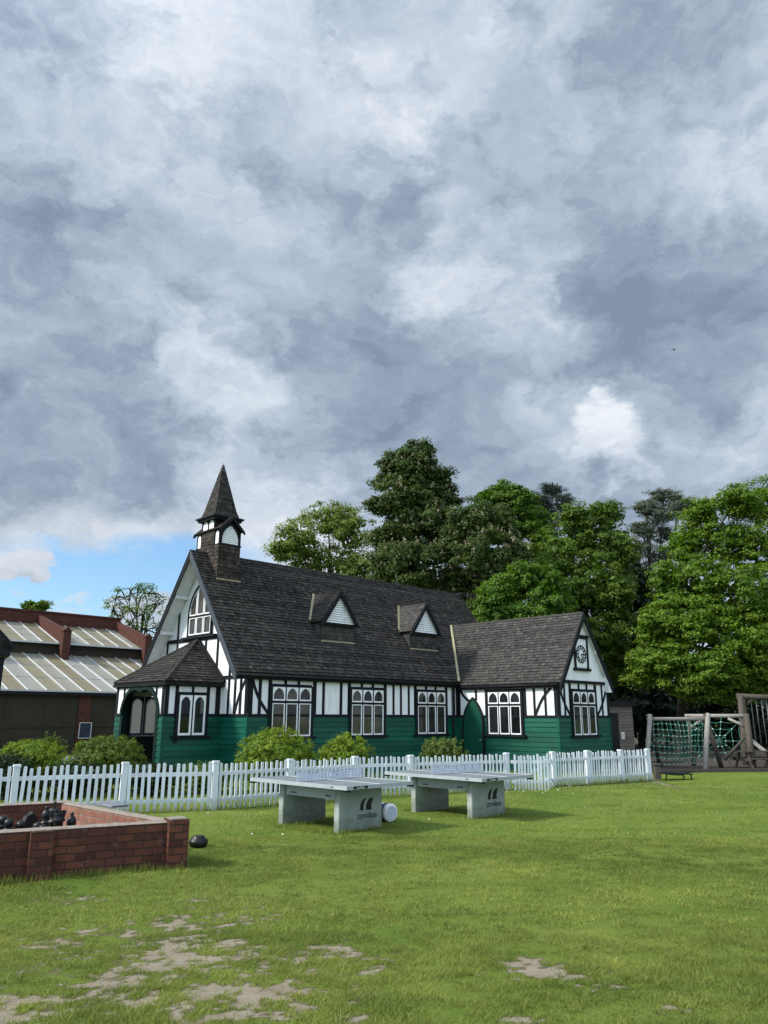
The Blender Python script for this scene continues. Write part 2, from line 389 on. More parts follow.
def text_mesh(name, body, size, mat, parent, mw, extrude=.001, shear=0, xs=1):
    cu = bpy.data.curves.new(name, 'FONT'); cu.body = body; cu.size = size; cu.extrude = extrude; cu.align_x = 'CENTER'; cu.align_y = 'CENTER'; cu.shear = shear
    tmp = bpy.data.objects.new('tmp', cu); COL.objects.link(tmp)
    dg = bpy.context.evaluated_depsgraph_get(); me = bpy.data.meshes.new_from_object(tmp.evaluated_get(dg))
    bpy.data.objects.remove(tmp); me.materials.clear(); me.materials.append(M[mat])
    me.transform(mw @ Matrix.Diagonal((xs, 1, 1, 1))); o = bpy.data.objects.new(name, me); COL.objects.link(o); o.parent = parent; return o

# ------------------------------------------------------------------ foliage
def leaves_mesh(name, P, Nn, size, tint, mat, parent=None, aspect=.6):
    """one small folded leaf face per point"""
    n = len(P); r = rng.normal(size=(n, 3)); t = np.cross(Nn, r); t /= np.linalg.norm(t, axis=1)[:, None]+1e-9
    b = np.cross(Nn, t); s = (size*rng.uniform(.65, 1.35, n))[:, None]
    v = np.empty((n, 4, 3)); v[:, 0] = P-t*s*.5; v[:, 1] = P+b*s*.5*aspect-Nn*s*.08; v[:, 2] = P+t*s*.5-Nn*s*.12; v[:, 3] = P-b*s*.5*aspect-Nn*s*.08
    me = bpy.data.meshes.new(name); me.vertices.add(4*n); me.vertices.foreach_set('co', v.reshape(-1).astype(np.float32))
    me.loops.add(4*n); me.loops.foreach_set('vertex_index', np.arange(4*n, dtype=np.int32))
    me.polygons.add(n); me.polygons.foreach_set('loop_start', np.arange(0, 4*n, 4, dtype=np.int32))
    at_ = me.attributes.new('tint', 'FLOAT', 'FACE'); at_.data.foreach_set('value', np.clip(tint, 0, 1).astype(np.float32))
    me.update(calc_edges=True); me.materials.append(mat)
    o = bpy.data.objects.new(name, me); COL.objects.link(o)
    if parent: o.parent = parent
    return o
def unit(n):
    d = rng.normal(size=(n, 3)); return d/np.linalg.norm(d, axis=1)[:, None]
def crown(blobs, rc, nleaf, dens=1., shell=.55, flat=.7):
    """clumps of leaves through a set of ellipsoids -> points, normals, tints, clump centres"""
    P = []; Q = []; T = []; Cc = []
    for (c, r) in blobs:
        c = np.array(c); r = np.array(r)
        k = max(4, int(dens*3.0*(np.prod(r)**(2/3))/rc**2))
        d = unit(k); rad = shell+(1-shell)*rng.random(k)**.6
        cc = c+d*r*rad[:, None]
        ct = np.clip(rng.normal(.5, .16, k), 0, 1)
        for i in range(k):
            m = int(nleaf*rng.uniform(.6, 1.3)); e = unit(m); e[:, 2] = np.abs(e[:, 2])*np.where(rng.random(m) < .8, 1, -1)
            rr = rc*rng.uniform(.65, 1.25)
            p = cc[i]+e*rr*np.array([1, 1, flat])*(rng.random(m)**.45)[:, None]
            nn = e*.55+np.array([0, 0, .55])+rng.normal(size=(m, 3))*.38+d[i]*.25
            P.append(p); Q.append(nn/np.linalg.norm(nn, axis=1)[:, None]); T.append(ct[i]+rng.normal(0, .16, m)); Cc.append(cc[i])
    return np.concatenate(P), np.concatenate(Q), np.concatenate(T), np.array(Cc)
def limbs(mb, base, blobs, centres, tr, trunk_top, ntwig=3, twig=.03):
    base = V3(base); top = V3(trunk_top)
    mid = base.lerp(top, .5)+V3((random.uniform(-.2, .2), random.uniform(-.2, .2), 0))
    mb.tube([base-V3((0, 0, .2)), base+V3((0, 0, .25)), mid, top], [tr*1.5, tr*1.1, tr*.85, tr*.62], 10)
    for (c, r) in blobs:
        c = V3(c); t = random.uniform(.35, 1.); s = base.lerp(top, t) if t < .9 else top
        m = s.lerp(c, .5)+V3((random.uniform(-.3, .3), random.uniform(-.3, .3), random.uniform(0, .5)))
        mb.tube([s, m, c], [tr*.42, tr*.28, tr*.13], 6)
        near = sorted(centres, key=lambda q: (V3(q)-c).length)[:max(ntwig*4, 1)]
        for q in random.sample(near, min(ntwig, len(near))):
            q = V3(q); mm = c.lerp(q, .5)+V3((random.uniform(-.1, .1),)*3)
            mb.tube([m.lerp(c, random.uniform(.4, 1)), mm, q], [tr*.12+.01, twig*1.3, twig*.5], 5)
def tree(name, label, cat, Y, pix, mat, trunk_px=None, rc=.6, nleaf=70, leaf=.24, dens=1., tr=.3, fill=1., shell=.5, ntwig=3, blossom=0, flat=.7, top_z=None, aspect=.6, depth=.85, twig=.03):
    blobs = []
    for b in pix:
        px, py, rx, ry = b[:4]; k = Y/FPX*1.03
        dy = b[4] if len(b) > 4 else random.uniform(-1.2, 1.2)
        c = at(px, py, Y+dy); rm = (rx+ry)/2*k
        blobs.append((tuple(c), (rx*k, rm*depth, ry*k)))
    leaf *= LS; nleaf *= LN
    P, Q, T, Cc = crown(blobs, rc, nleaf, dens, shell, flat)
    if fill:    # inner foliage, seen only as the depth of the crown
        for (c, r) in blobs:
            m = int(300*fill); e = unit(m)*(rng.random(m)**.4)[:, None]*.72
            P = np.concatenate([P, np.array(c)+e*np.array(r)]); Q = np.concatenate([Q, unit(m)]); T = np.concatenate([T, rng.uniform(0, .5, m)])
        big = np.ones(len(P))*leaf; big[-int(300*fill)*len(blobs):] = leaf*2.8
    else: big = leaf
    zs = [b[0][2] for b in blobs]; xs = [b[0][0] for b in blobs]
    bx = at(trunk_px, 700, Y).x if trunk_px else float(np.mean(xs))
    base = (bx, Y+.3, 0); root = thing(name, label, cat, base)
    tt = (bx*.6+np.mean(xs)*.4, Y+.2, top_z or (min(zs)*.45+max(zs)*.55))
    rel = lambda A: A-np.array(base)
    mb = MB(); o = np.array(base)
    limbs(mb, (0, 0, 0), [(tuple(np.array(c)-o), r) for c, r in blobs], [tuple(q-o) for q in Cc], tr, tuple(np.array(tt)-o), ntwig, twig)
    mb.build('trunk', 'bark', root, weld=False)
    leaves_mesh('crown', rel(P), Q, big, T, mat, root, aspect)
    if blossom:
        # upright flower candles standing out of the leaf clumps
        pick = Cc[rng.random(len(Cc)) < blossom]; Bp = []; Bn = []
        ztop = Cc[:, 2].max()-1.1
        for c in pick:
            if c[2] > ztop: continue
            b0 = c+np.array([rng.uniform(-.3, .3), -abs(rng.normal(0, .5)), rc*flat*rng.uniform(.2, .8)])
            for k in range(9): Bp.append(b0+np.array([rng.normal(0, .06*(1-k/10)), rng.normal(0, .06*(1-k/10)), k*.022])); Bn.append(unit(1)[0])
        fo = leaves_mesh('blossom', rel(np.array(Bp)), np.array(Bn), .08, rng.uniform(0, 1, len(Bp)), L['blossom'], root, .8); fo['kind'] = 'stuff'
    return root
def bush(name, label, x, y, Y, rx, ry, mat, leaf=.045, nleaf=36, rc=.08, group=None, sprigs=1, dens=1.0):
    k = Y/FPX*1.02; c = at(x, y, Y); r = np.array([rx*k, rx*k*.85, ry*k]); base = np.array([c.x, Y, 0.])
    root = thing(name, label, 'bush', tuple(base), 0, group)
    zc = c.z; C0 = np.array([0, 0, zc]); P = []; Q = []; T = []
    # dense rounded body with a lumpy surface
    nc = int(dens*6*(np.prod(r)**(2/3))/rc**2)
    ph = rng.uniform(0, 6.28, 6); Z = []
    def put(p, q, t, k=1.): P.append(p); Q.append(q/np.linalg.norm(q, axis=1)[:, None]); T.append(t); Z.append(np.full(len(p), leaf*k))
    for i in range(nc):
        d = unit(1)[0]; lump = 1+.05*math.sin(4*d[0]+ph[0])+.05*math.sin(5*d[1]+ph[1])+.05*math.sin(6*d[2]+ph[2]+3*d[0])
        cc = C0+d*r*lump*(rng.uniform(.84, 1.0) if rng.random() < .8 else rng.uniform(.5, .84)); cc[2] = max(cc[2], .05)
        m = int(nleaf*rng.uniform(.6, 1.3)); e = unit(m); e += d*.1; p = cc+e*rc*rng.uniform(.7, 1.15)*(rng.random(m)**.5)[:, None]
        put(p, e*.5+d*.45+np.array([0, 0, .4])+rng.normal(size=(m, 3))*.35, rng.normal(.5, .15)+rng.normal(0, .2, m))
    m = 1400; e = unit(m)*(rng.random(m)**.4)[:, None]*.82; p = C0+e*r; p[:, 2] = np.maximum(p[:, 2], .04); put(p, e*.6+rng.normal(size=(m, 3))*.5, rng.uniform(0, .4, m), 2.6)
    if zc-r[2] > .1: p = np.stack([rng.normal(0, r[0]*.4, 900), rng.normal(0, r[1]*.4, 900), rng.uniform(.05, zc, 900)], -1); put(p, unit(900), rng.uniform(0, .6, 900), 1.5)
    for i in range(sprigs):
        d = unit(1)[0]; d[2] = abs(d[2]); b0 = C0+d*r*.98
        q = np.arange(12)[:, None]; put(b0+d*q*.012+rng.normal(0, .02, (12, 3)), unit(12), rng.uniform(.4, 1, 12))
    leaf = np.concatenate(Z)
    P = np.concatenate(P); Q = np.concatenate(Q); T = np.concatenate(T)
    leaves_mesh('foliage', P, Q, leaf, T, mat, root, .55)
    mb = MB()
    for i in range(9):
        a = i*.7; e = V3((math.cos(a)*r[0]*.6, math.sin(a)*r[1]*.6, zc+r[2]*.3))
        mb.tube([(math.cos(a)*.06, math.sin(a)*.06, -.05), V3((e.x*.4, e.y*.4, e.z*.55)), e], [.03, .02, .008], 6)
    mb.build('stem', 'bark', root, weld=False)
    return root

# ------------------------------------------------------------------ ground
def vnoise(x, y, seed=0):
    xi = np.floor(x).astype(np.int64); yi = np.floor(y).astype(np.int64); fx = x-xi; fy = y-yi
    fx = fx*fx*(3-2*fx); fy = fy*fy*(3-2*fy)
    def h(a, b):
        n = (a*374761393+b*668265263+seed*1442695041) & 0xffffffff
        n = ((n ^ (n >> 13))*1274126177) & 0xffffffff; return ((n ^ (n >> 16)) & 0xffff)/65535.
    return (h(xi, yi)*(1-fx)+h(xi+1, yi)*fx)*(1-fy)+(h(xi, yi+1)*(1-fx)+h(xi+1, yi+1)*fx)*fy
def fbm(x, y, sc, oc=4, seed=0):
    s = 0; a = .5; tot = 0
    for i in range(oc): s = s+a*vnoise(x*sc*2**i+31.7*i, y*sc*2**i-17.3*i, seed+i); tot += a; a *= .55
    return s/tot
# worn earth patches: (pixel direction, half size across, half size along view) surveyed on the lawn
PATCH = [(40, 1000, .42, .16, .9), (105, 985, .34, .13, .9), (75, 1012, .5, .15, .6), (165, 962, .36, .35, .85), (185, 938, .3, .4, .75), (215, 946, .28, .22, .75), (248, 960, .28, .14, .75), (195, 922, .4, .5, .62), (215, 962, .3, .25, .6), (150, 978, .3, .25, .5), (290, 975, .4, .4, .35), (120, 1005, .4, .25, .6),
         (225, 990, .34, .22, .75), (262, 998, .26, .25, .72), (200, 1004, .35, .18, .65), (240, 1016, .4, .12, .65), (342, 953, .22, .16, .95), (325, 948, .15, .12, .7), (545, 971, .28, .1, .68), (525, 966, .2, .1, .5),
         (525, 1021, .1, .1, .7), (40, 965, .12, .2, .6), (70, 900, .2, .18, .45), (60, 938, .3, .2, .3), (130, 935, .3, .2, .25), (365, 985, .1, .06, .6), (692, 787, .9, .25, .55), (660, 783, .6, .18, .35), (240, 985, .2, .1, .6), (10, 1015, .3, .12, .5), (600, 985, .1, .06, .4), (665, 1010, .1, .05, .35)]
PC = []
for px, py, a, b, amp in PATCH:
    r = ray(px, py); p = V3((0, 0, CH))+r*(-CH/r.z); PC.append((p.x, p.y, a, b, amp))
def bare(x, y):
    f = np.zeros_like(x)
    for cx, cy, a, b, amp in PC: f = np.maximum(f, amp*np.exp(-(((x-cx)/a)**2+((y-cy)/b)**2)*.8))
    nz = fbm(x, y*1.5, 2.6, 5, 3)-.5; fine = .6*fbm(x, y*1.4, 9, 4, 9)+.4*fbm(x, y*1.3, 22, 3, 19)-.5
    scat = np.clip((fbm(x, y, 3.1, 4, 21)-.62)*3, 0, .5)*np.exp(-((x+1.2)/3)**2-((y-6.0)/2.2)**2)
    v = f*.90+nz*1.5*(f > .02)+fine*3.6*(f > .02)-.345+scat*1.2
    return np.clip(v*2.3, 0, 1)
def axis_pts(lo, f0, f1, hi, step, grow=1.35):
    a = list(np.arange(f0, f1, step)); s = step; p = f1
    while p < hi: a.append(p); s *= grow; p += s
    a.append(hi); s = step; p = f0-step; pre = []
    while p > lo: pre.append(p); s *= grow; p -= s
    pre.append(lo); return np.array(pre[::-1]+a)
gx = axis_pts(-900, -7, 7.5, 900, .04); gy = axis_pts(-400, 4.2, 13.5, 1500, .04)
X, Yg = np.meshgrid(gx, gy); Z = (fbm(X, Yg, .9, 3, 5)-.5)*.05*np.exp(-((Yg-9)/14)**2)
nx, ny = len(gx), len(gy); ids = np.arange(nx*ny).reshape(ny, nx)
q = np.stack([ids[:-1, :-1], ids[:-1, 1:], ids[1:, 1:], ids[1:, :-1]], -1).reshape(-1, 4)
me = bpy.data.meshes.new('lawn'); me.vertices.add(nx*ny); me.vertices.foreach_set('co', np.stack([X, Yg, Z], -1).reshape(-1).astype(np.float32))
me.loops.add(q.size); me.loops.foreach_set('vertex_index', q.reshape(-1).astype(np.int32)); me.polygons.add(len(q)); me.polygons.foreach_set('loop_start', np.arange(0, q.size, 4, dtype=np.int32))
at_ = me.attributes.new('bare', 'FLOAT', 'POINT'); at_.data.foreach_set('value', bare(X, Yg).reshape(-1).astype(np.float32))
me.update(calc_edges=True)
def lawn_mat():
    m, nt, b = newmat('mown_lawn')
    tc = N(nt, 'ShaderNodeTexCoord'); v = tc.outputs['Object']
    mp = N(nt, 'ShaderNodeMapping'); mp.inputs['Scale'].default_value = (.7, 1.4, 1); nt.links.new(v, mp.inputs[0])
    big = noise(nt, mp.outputs[0], .55, 5, .6); mid = noise(nt, mp.outputs[0], 3.5, 5, .7); fin = noise(nt, v, 38, 4, .8); blade = noise(nt, v, 160, 2, .8)
    k = math_(nt, 'ADD', math_(nt, 'MULTIPLY', big, .5), math_(nt, 'ADD', math_(nt, 'MULTIPLY', mid, .33), math_(nt, 'MULTIPLY', fin, .28)))
    c = ramp(nt, k, [(.34, (.062, .106, .013)), (.50, (.116, .174, .022)), (.62, (.176, .222, .040)), (.74, (.220, .232, .070))])
    c = mixc(nt, ramp(nt, blade, [(.35, (.55, .55, .55)), (.6, (0, 0, 0))]), c, (.025, .05, .006))
    a = N(nt, 'ShaderNodeAttribute', attribute_name='bare')
    e = ramp(nt, math_(nt, 'ADD', math_(nt, 'MULTIPLY', mid, .6), math_(nt, 'MULTIPLY', fin, .45)), [(.3, (.17, .138, .095)), (.55, (.27, .232, .172)), (.75, (.345, .305, .235))])
    thatch = mixc(nt, ramp(nt, a.outputs['Fac'], [(0, (0, 0, 0)), (.3, (1, 1, 1))]), c, (.105, .088, .052))
    nt.links.new(mixc(nt, ramp(nt, math_(nt, 'ADD', a.outputs['Fac'], math_(nt, 'MULTIPLY_ADD', fin, .7, -.35)), [(.25, (0, 0, 0)), (.75, (1, 1, 1))]), thatch, e), b.inputs['Base Color']); b.inputs['Roughness'].default_value = .9; b.inputs['Specular IOR Level'].default_value = .12
    bump(nt, math_(nt, 'ADD', math_(nt, 'MULTIPLY', fin, .6), math_(nt, 'MULTIPLY', blade, .4)), b, .9, .03)
    return m
me.materials.append(lawn_mat()); lawn = bpy.data.objects.new('ground', me); COL.objects.link(lawn)
tag(lawn, 'mown green lawn with worn earth patches', 'lawn', None, 'structure')

# grass blades
def blades(n, y0, y1, h0, h1, w, seed, spread=.56):
    g = np.random.default_rng(seed)
    y = np.sqrt(g.uniform(y0*y0, y1*y1, n)); edge = y*spread+3.6; x = g.uniform(-1, 1, n)*edge
    cl = .6*fbm(x, y*1.25, 6.5, 3, 41)+.4*fbm(x, y, 1.6, 3, 43); cl = np.clip((cl-.5)*2.3+.5, 0, 1)
    keep = g.random(n) > np.clip(bare(x, y)*1.05, 0, .985); keep &= g.random(n) < .12+1.25*cl; keep &= g.random(n) < np.clip((edge-np.abs(x))/1.6, 0, 1)
    # keep grass out of the solid things
    for (ax, ay, bx, by, w_) in KEEP:
        px, py = bx-ax, by-ay; t = np.clip(((x-ax)*px+(y-ay)*py)/(px*px+py*py), 0, 1)
        keep &= np.hypot(x-ax-t*px, y-ay-t*py) > w_
    return x[keep], y[keep], cl[keep], g
KEEP = [(-6.2, 8.6, -2.65, 10.62, .17), (-2.62, 10.7, -4.75, 12.6, .15)]
def grass_obj(parts):
    Vv = []; Tt = []
    for (n, y0, y1, h0, h1, w, seed) in parts:
        x, y, cl, g = blades(n, y0, y1, h0, h1, w, seed); m = len(x)
        z = (fbm(x, y, .9, 3, 5)-.5)*.05*np.exp(-((y-9)/14)**2)-.004
        h = g.uniform(h0, h1, m)*(.35+1.15*cl); a = g.uniform(0, 2*np.pi, m); ln = g.uniform(.2, 1.7, m)*h
        ww = w*g.uniform(.7, 1.3, m); dx, dy = np.cos(a), np.sin(a)
        b = g.uniform(0, 2*np.pi, m)
        v = np.empty((m, 3, 3)); v[:, 0] = np.stack([x-dx*ww, y-dy*ww, z], -1); v[:, 1] = np.stack([x+dx*ww, y+dy*ww, z], -1)
        v[:, 2] = np.stack([x+np.cos(b)*ln, y+np.sin(b)*ln, z+h], -1)
        Vv.append(v); big = fbm(x*.7, y*1.4, .55, 4, 77)
        Tt.append(.10+.22*(cl-.4)+.75*(fbm(x, y, 2.1, 3, 55)-.28)+(big-.5)*.9+g.normal(0, .16, m))
    Vv = np.concatenate(Vv); Tt = np.clip(np.concatenate(Tt), 0, 1); n = len(Vv)
    me = bpy.data.meshes.new('grass'); me.vertices.add(3*n); me.vertices.foreach_set('co', Vv.reshape(-1).astype(np.float32)); me.loops.add(3*n); me.loops.foreach_set('vertex_index', np.arange(3*n, dtype=np.int32))
    me.polygons.add(n); me.polygons.foreach_set('loop_start', np.arange(0, 3*n, 3, dtype=np.int32))
    at_ = me.attributes.new('tint', 'FLOAT', 'FACE'); at_.data.foreach_set('value', Tt.astype(np.float32))
    me.update(calc_edges=True); me.materials.append(L['grass']); o = bpy.data.objects.new('grass', me); COL.objects.link(o)
    tag(o, 'short green grass blades covering the lawn', 'grass', None, 'stuff')
grass_obj([(540000, 3.0, 7.5, .018, .042, .0035, 1), (350000, 7.5, 13, .018, .042, .0055, 2), (115000, 13, 24, .015, .035, .011, 3)])
# taller tufts against the wall and fence feet, and a few daisies
def strip_tufts():
    Vv = []; Tt = []
    segs = [((-4.9, 9.08), (-2.45, 10.42), 1000, .10), ((-2.40, 10.6), (-3.6, 12.0), 350, .09), ((-6.9, 14.9), (-3.4, 16.4), 500, .12), ((-3.4, 16.4), (3.2, 21.1), 1500, .14), ((4.6, 21.9), (8.1, 24.2), 900, .12),
            ((-.75, 13.25), (.02, 14.02), 260, .08), ((-.9, 13.35), (-1.9, 14.1), 200, .08), ((-1.85, 14.1), (-1.0, 14.8), 200, .09), ((1.62, 15.2), (2.4, 15.95), 240, .08), ((.45, 16.5), (1.3, 17.3), 200, .09)]
    for (a, b, n, h) in segs:
        t = rng.random(n); off = rng.normal(0, .05, n); d = np.array(b)-np.array(a); nn = np.array([d[1], -d[0]])/np.linalg.norm(d)
        x = a[0]+d[0]*t+nn[0]*off; y = a[1]+d[1]*t+nn[1]*off; hh = h*rng.uniform(.4, 1.2, n)*(.4+1.2*fbm(x, y, 3, 3, 8)); aa = rng.uniform(0, 6.28, n); w = .006
        v = np.empty((n, 3, 3)); v[:, 0] = np.stack([x-np.cos(aa)*w, y-np.sin(aa)*w, 0*x-.01], -1); v[:, 1] = np.stack([x+np.cos(aa)*w, y+np.sin(aa)*w, 0*x-.01], -1); bb = rng.uniform(0, 6.28, n)
        v[:, 2] = np.stack([x+np.cos(bb)*hh*.4, y+np.sin(bb)*hh*.4, hh], -1); Vv.append(v); Tt.append(rng.uniform(0, .6, n))
    Vv = np.concatenate(Vv); Tt = np.concatenate(Tt); n = len(Vv)
    me = bpy.data.meshes.new('grass_tufts'); me.vertices.add(3*n); me.vertices.foreach_set('co', Vv.reshape(-1).astype(np.float32)); me.loops.add(3*n); me.loops.foreach_set('vertex_index', np.arange(3*n, dtype=np.int32))
    me.polygons.add(n); me.polygons.foreach_set('loop_start', np.arange(0, 3*n, 3, dtype=np.int32)); at_ = me.attributes.new('tint', 'FLOAT', 'FACE'); at_.data.foreach_set('value', Tt.astype(np.float32))
    me.update(calc_edges=True); me.materials.append(L['grass']); o = bpy.data.objects.new('grass_tufts', me); COL.objects.link(o)
    tag(o, 'longer grass tufts along the wall and fence feet', 'grass', None, 'stuff')
strip_tufts()
dp = []
for (cx, cy, n, sx, sy) in ((3.6, 20.6, 26, .8, .4), (5.0, 21.6, 16, .8, .3), (-2.2, 12.6, 3, .8, .8), (0, 15.5, 6, 3, 1)):
    for i in range(n): dp.append((cx+random.gauss(0, sx), cy+random.gauss(0, sy), .035+random.uniform(0, .015)))
dp = np.array(dp); nn_ = np.tile([0, -.4, .9], (len(dp), 1))+rng.normal(0, .2, (len(dp), 3)); nn_ /= np.linalg.norm(nn_, axis=1)[:, None]
tag(leaves_mesh('daisies', dp, nn_, .026, rng.random(len(dp)), L['daisy'], None, 1.), 'small white daisies dotted over the lawn', 'daisies', None, 'stuff')

# ------------------------------------------------------------------ chapel (local x along the long wall, y away into the building)
TH = R(43.895); ORG = (-4.038, 23.5, 0)
ch = thing('chapel', 'black and white timbered chapel with green boarding, dark shingled roofs and a small spire', 'chapel', ORG, TH)
LW, U0, U1, WW = 4.476, 9.575, 12.88, 6.0
f_long = frame((0, 0, 0), (1, 0, 0), (0, -1, 0)); f_gab = frame((0, 0, 0), (0, 1, 0), (-1, 0, 0))
f_ws = frame((U0, 0, 0), (0, -1, 0), (-1, 0, 0)); f_wg = frame((0, -LW, 0), (1, 0, 0), (0, -1, 0))
f_ps = frame((0, 1.45, 0), (1, 0, 0), (0, -1, 0)); f_pf = frame((-1.95, 0, 0), (0, 1, 0), (-1, 0, 0))
RS = 1.3172; EZ = 3.098; EY = -.121; RZ = 7.209      # main roof
WS = 1.484; WEZ = 2.982; WX = (U0+U1)/2; WRZ = 5.52  # wing roof
# walls
mb = MB()
g = [(0, 0), (0, 3.2), (3.0, 7.05), (6.0, 3.2), (6.0, 0)]
mb.prism([(0, y, z) for y, z in g], (12.95, 0, 0))
mb.build('wall', 'white', ch)
mb = MB(); g = [(U0, 0), (U0, 3.0), (WX, 5.36), (U1, 3.0), (U1, 0)]
mb.prism([(x, -LW, z) for x, z in g], (0, LW+.5, 0))
mb.prism([(U0+.13, -LW-.03, 3.1), (U0+.35, -LW-.03, 3.45), (WX, -LW-.03, 5.33), (U1-.35, -LW-.03, 3.45), (U1-.13, -LW-.03, 3.1)], (0, .028, 0))
mb.build('wall', 'white', ch)
# green boarding
mb = MB(); boards(mb, f_long, 0, 9.57, 0.02, 1.83); boards(mb, f_gab, 0, 1.45, .02, 1.83); boards(mb, f_gab, 4.55, 6.0, .02, 1.83)
boards(mb, f_ws, 0.03, LW, .02, 1.83); boards(mb, f_wg, U0, U1, .02, 1.83); boards(mb, f_ps, -1.95, 0, .02, 1.83)
boards(mb, f_pf, 1.45, 1.84, .02, 1.83); boards(mb, f_pf, 4.02, 4.55, .02, 1.83)
f_far = frame((0, 4.55, 0), (1, 0, 0), (0, 1, 0)); boards(mb, f_far, -1.95, -.0, .02, 1.2)
f_back = frame((U1, 0, 0), (0, -1, 0), (1, 0, 0)); boards(mb, f_back, 0, LW, .02, 1.83)
for fr, a in ((f_long, 0), (f_wg, U0), (f_wg, U1), (f_ps, -1.95)): mb.box((a-.034, -.034, .01), (a+.034, .036, 1.83), fr=fr)
mb.build('boarding', 'green', ch)
# timber framing
def stud(mb, fr, a, z0, z1, w=.1, d=.03): mb.box((a-w/2, .002, z0), (a+w/2, d, z1), fr=fr)
def rail(mb, fr, a0, a1, z, h=.09, d=.034): mb.box((a0, .0025, z-h/2), (a1, d, z+h/2), fr=fr)
mb = MB()
rail(mb, f_long, -.03, 9.57, 1.86, .075, .045); rail(mb, f_long, -.03, 9.57, 3.02, .14, .036)
for a, w in ((.05, .2), (.41, .1), (.78, .12), (2.53, .13), (2.9, .09), (3.65, .1), (4.01, .12), (5.68, .13), (6.09, .08), (6.46, .08), (6.86, .08), (7.2, .12), (8.88, .13), (9.33, .09), (9.5, .12)): stud(mb, f_long, a, 1.9, 2.95, w)
brace(mb, f_long, (.12, 2.93), (.74, 1.92), .09, bow=-.08)
for a0, a1 in ((.84, 2.4), (4.07, 5.6), (7.26, 8.81)):
    rail(mb, f_long, a0, a1, 2.77, .06)
    for k in (1, 2): stud(mb, f_long, a0+(a1-a0)*k/3, 2.8, 2.95, .09)
# gable front
rail(mb, f_gab, .03, 6, 1.86, .075, .045); rail(mb, f_gab, .72, 5.3, 4.31, .13)
rail(mb, f_gab, .1, 1.45, 3.0, .1)
for a, z0, z1 in ((.1, 1.9, 2.95), (.39, 1.9, 2.95), (.7, 1.9, 3.05), (1.05, 1.9, 4.3), (1.82, 1.9, 4.24), (2.55, 2.8, 4.24), (3.6, 2.8, 4.24), (4.41, 4.38, 5.4), (5.08, 2.9, 4.24), (1.62, 4.38, 5.2), (5.6, 1.9, 3.5), (4.4, 2.8, 4.24)): stud(mb, f_gab, a, z0, z1, .09)
brace(mb, f_gab, (.14, 2.93), (.66, 1.93), .08, bow=.06)
# wing side and gable
rail(mb, f_ws, .03, LW, 1.86, .075, .045); rail(mb, f_ws, 0, LW, 2.98, .1, .036)
for a, w in ((.08, .1), (.9, .08), (1.38, .1), (3.1, .14), (3.52, .08), (3.98, .08), (LW-.06, .14)): stud(mb, f_ws, a, 2.45 if a == .9 else 1.9, 2.93, w)
rail(mb, f_ws, 1.43, 3.03, 2.775, .06)
for a in (1.96, 2.46): stud(mb, f_ws, a, 2.8, 2.93, .08)
brace(mb, f_ws, (4.33, 2.9), (3.56, 1.93), .09, bow=-.09); brace(mb, f_ws, (.1, 2.95), (.55, 2.42), .09, bow=-.08)
rail(mb, f_wg, U0, U1, 1.86, .075, .045); rail(mb, f_wg, U0, U1, 3.04, .1, .07)
for a, w in ((U0+.06, .14), (9.98, .08), (10.33, .12), (11.98, .14), (12.43, .08), (U1-.06, .12)): stud(mb, f_wg, a, 1.9, 2.98, w)
rail(mb, f_wg, 10.4, 11.9, 2.775, .06)
for a in (10.9, 11.42): stud(mb, f_wg, a, 2.8, 2.98, .08)
brace(mb, f_wg, (9.66, 2.93), (10.27, 1.92), .09, bow=-.07); brace(mb, f_wg, (12.78, 2.93), (12.08, 1.92), .09, bow=.07)
mb.build('timber_frame', 'black', ch)
# windows
for a0, a1 in ((.85, 2.36), (4.09, 5.56), (7.28, 8.77)): window(ch, f_long, a0, a1)
window(ch, f_ws, 1.5, 2.95, pane='glass_dark'); window(ch, f_wg, 10.42, 11.86, pane='glass_dark')
window(ch, f_ps, -1.48, -.58, 1.27, 2.45, 2, None, pane='glass_dark')
# big pointed window in the front gable
f = MB(); w = MB(); gl = MB(); a0, a1 = 2.27, 3.66; am, ah = (a0+a1)/2, (a1-a0)/2
outl = [(a0-.07, 4.38)]+arch_pts(a0-.07, a1+.07, 5.1, 6.2, 10)+[(a1+.07, 4.38)]; inn = [(a0, 4.44)]+arch_pts(a0, a1, 5.1, 6.1, 10)+[(a1, 4.44)]
f.ring([f_gab(a, .004, z) for a, z in outl], [f_gab(a, .004, z) for a, z in inn], (-.075, 0, 0))
gl.face([f_gab(a, .03, z) for a, z in inn])
f.box((a0, .031, 5.03), (a1, .07, 5.10), fr=f_gab); f.box((a0-.35, .004, 4.33), (a1+.35, .12, 4.40), fr=f_gab)
win = f.build('window', 'black', ch)
def garch(a):       # height of the arch over a
    r_ = ah; h = 1.0; Rr = (r_*r_+h*h)/(2*r_); d = abs(a-am); return 5.1+math.sqrt(max(0, Rr*Rr-(Rr-r_+d)**2))
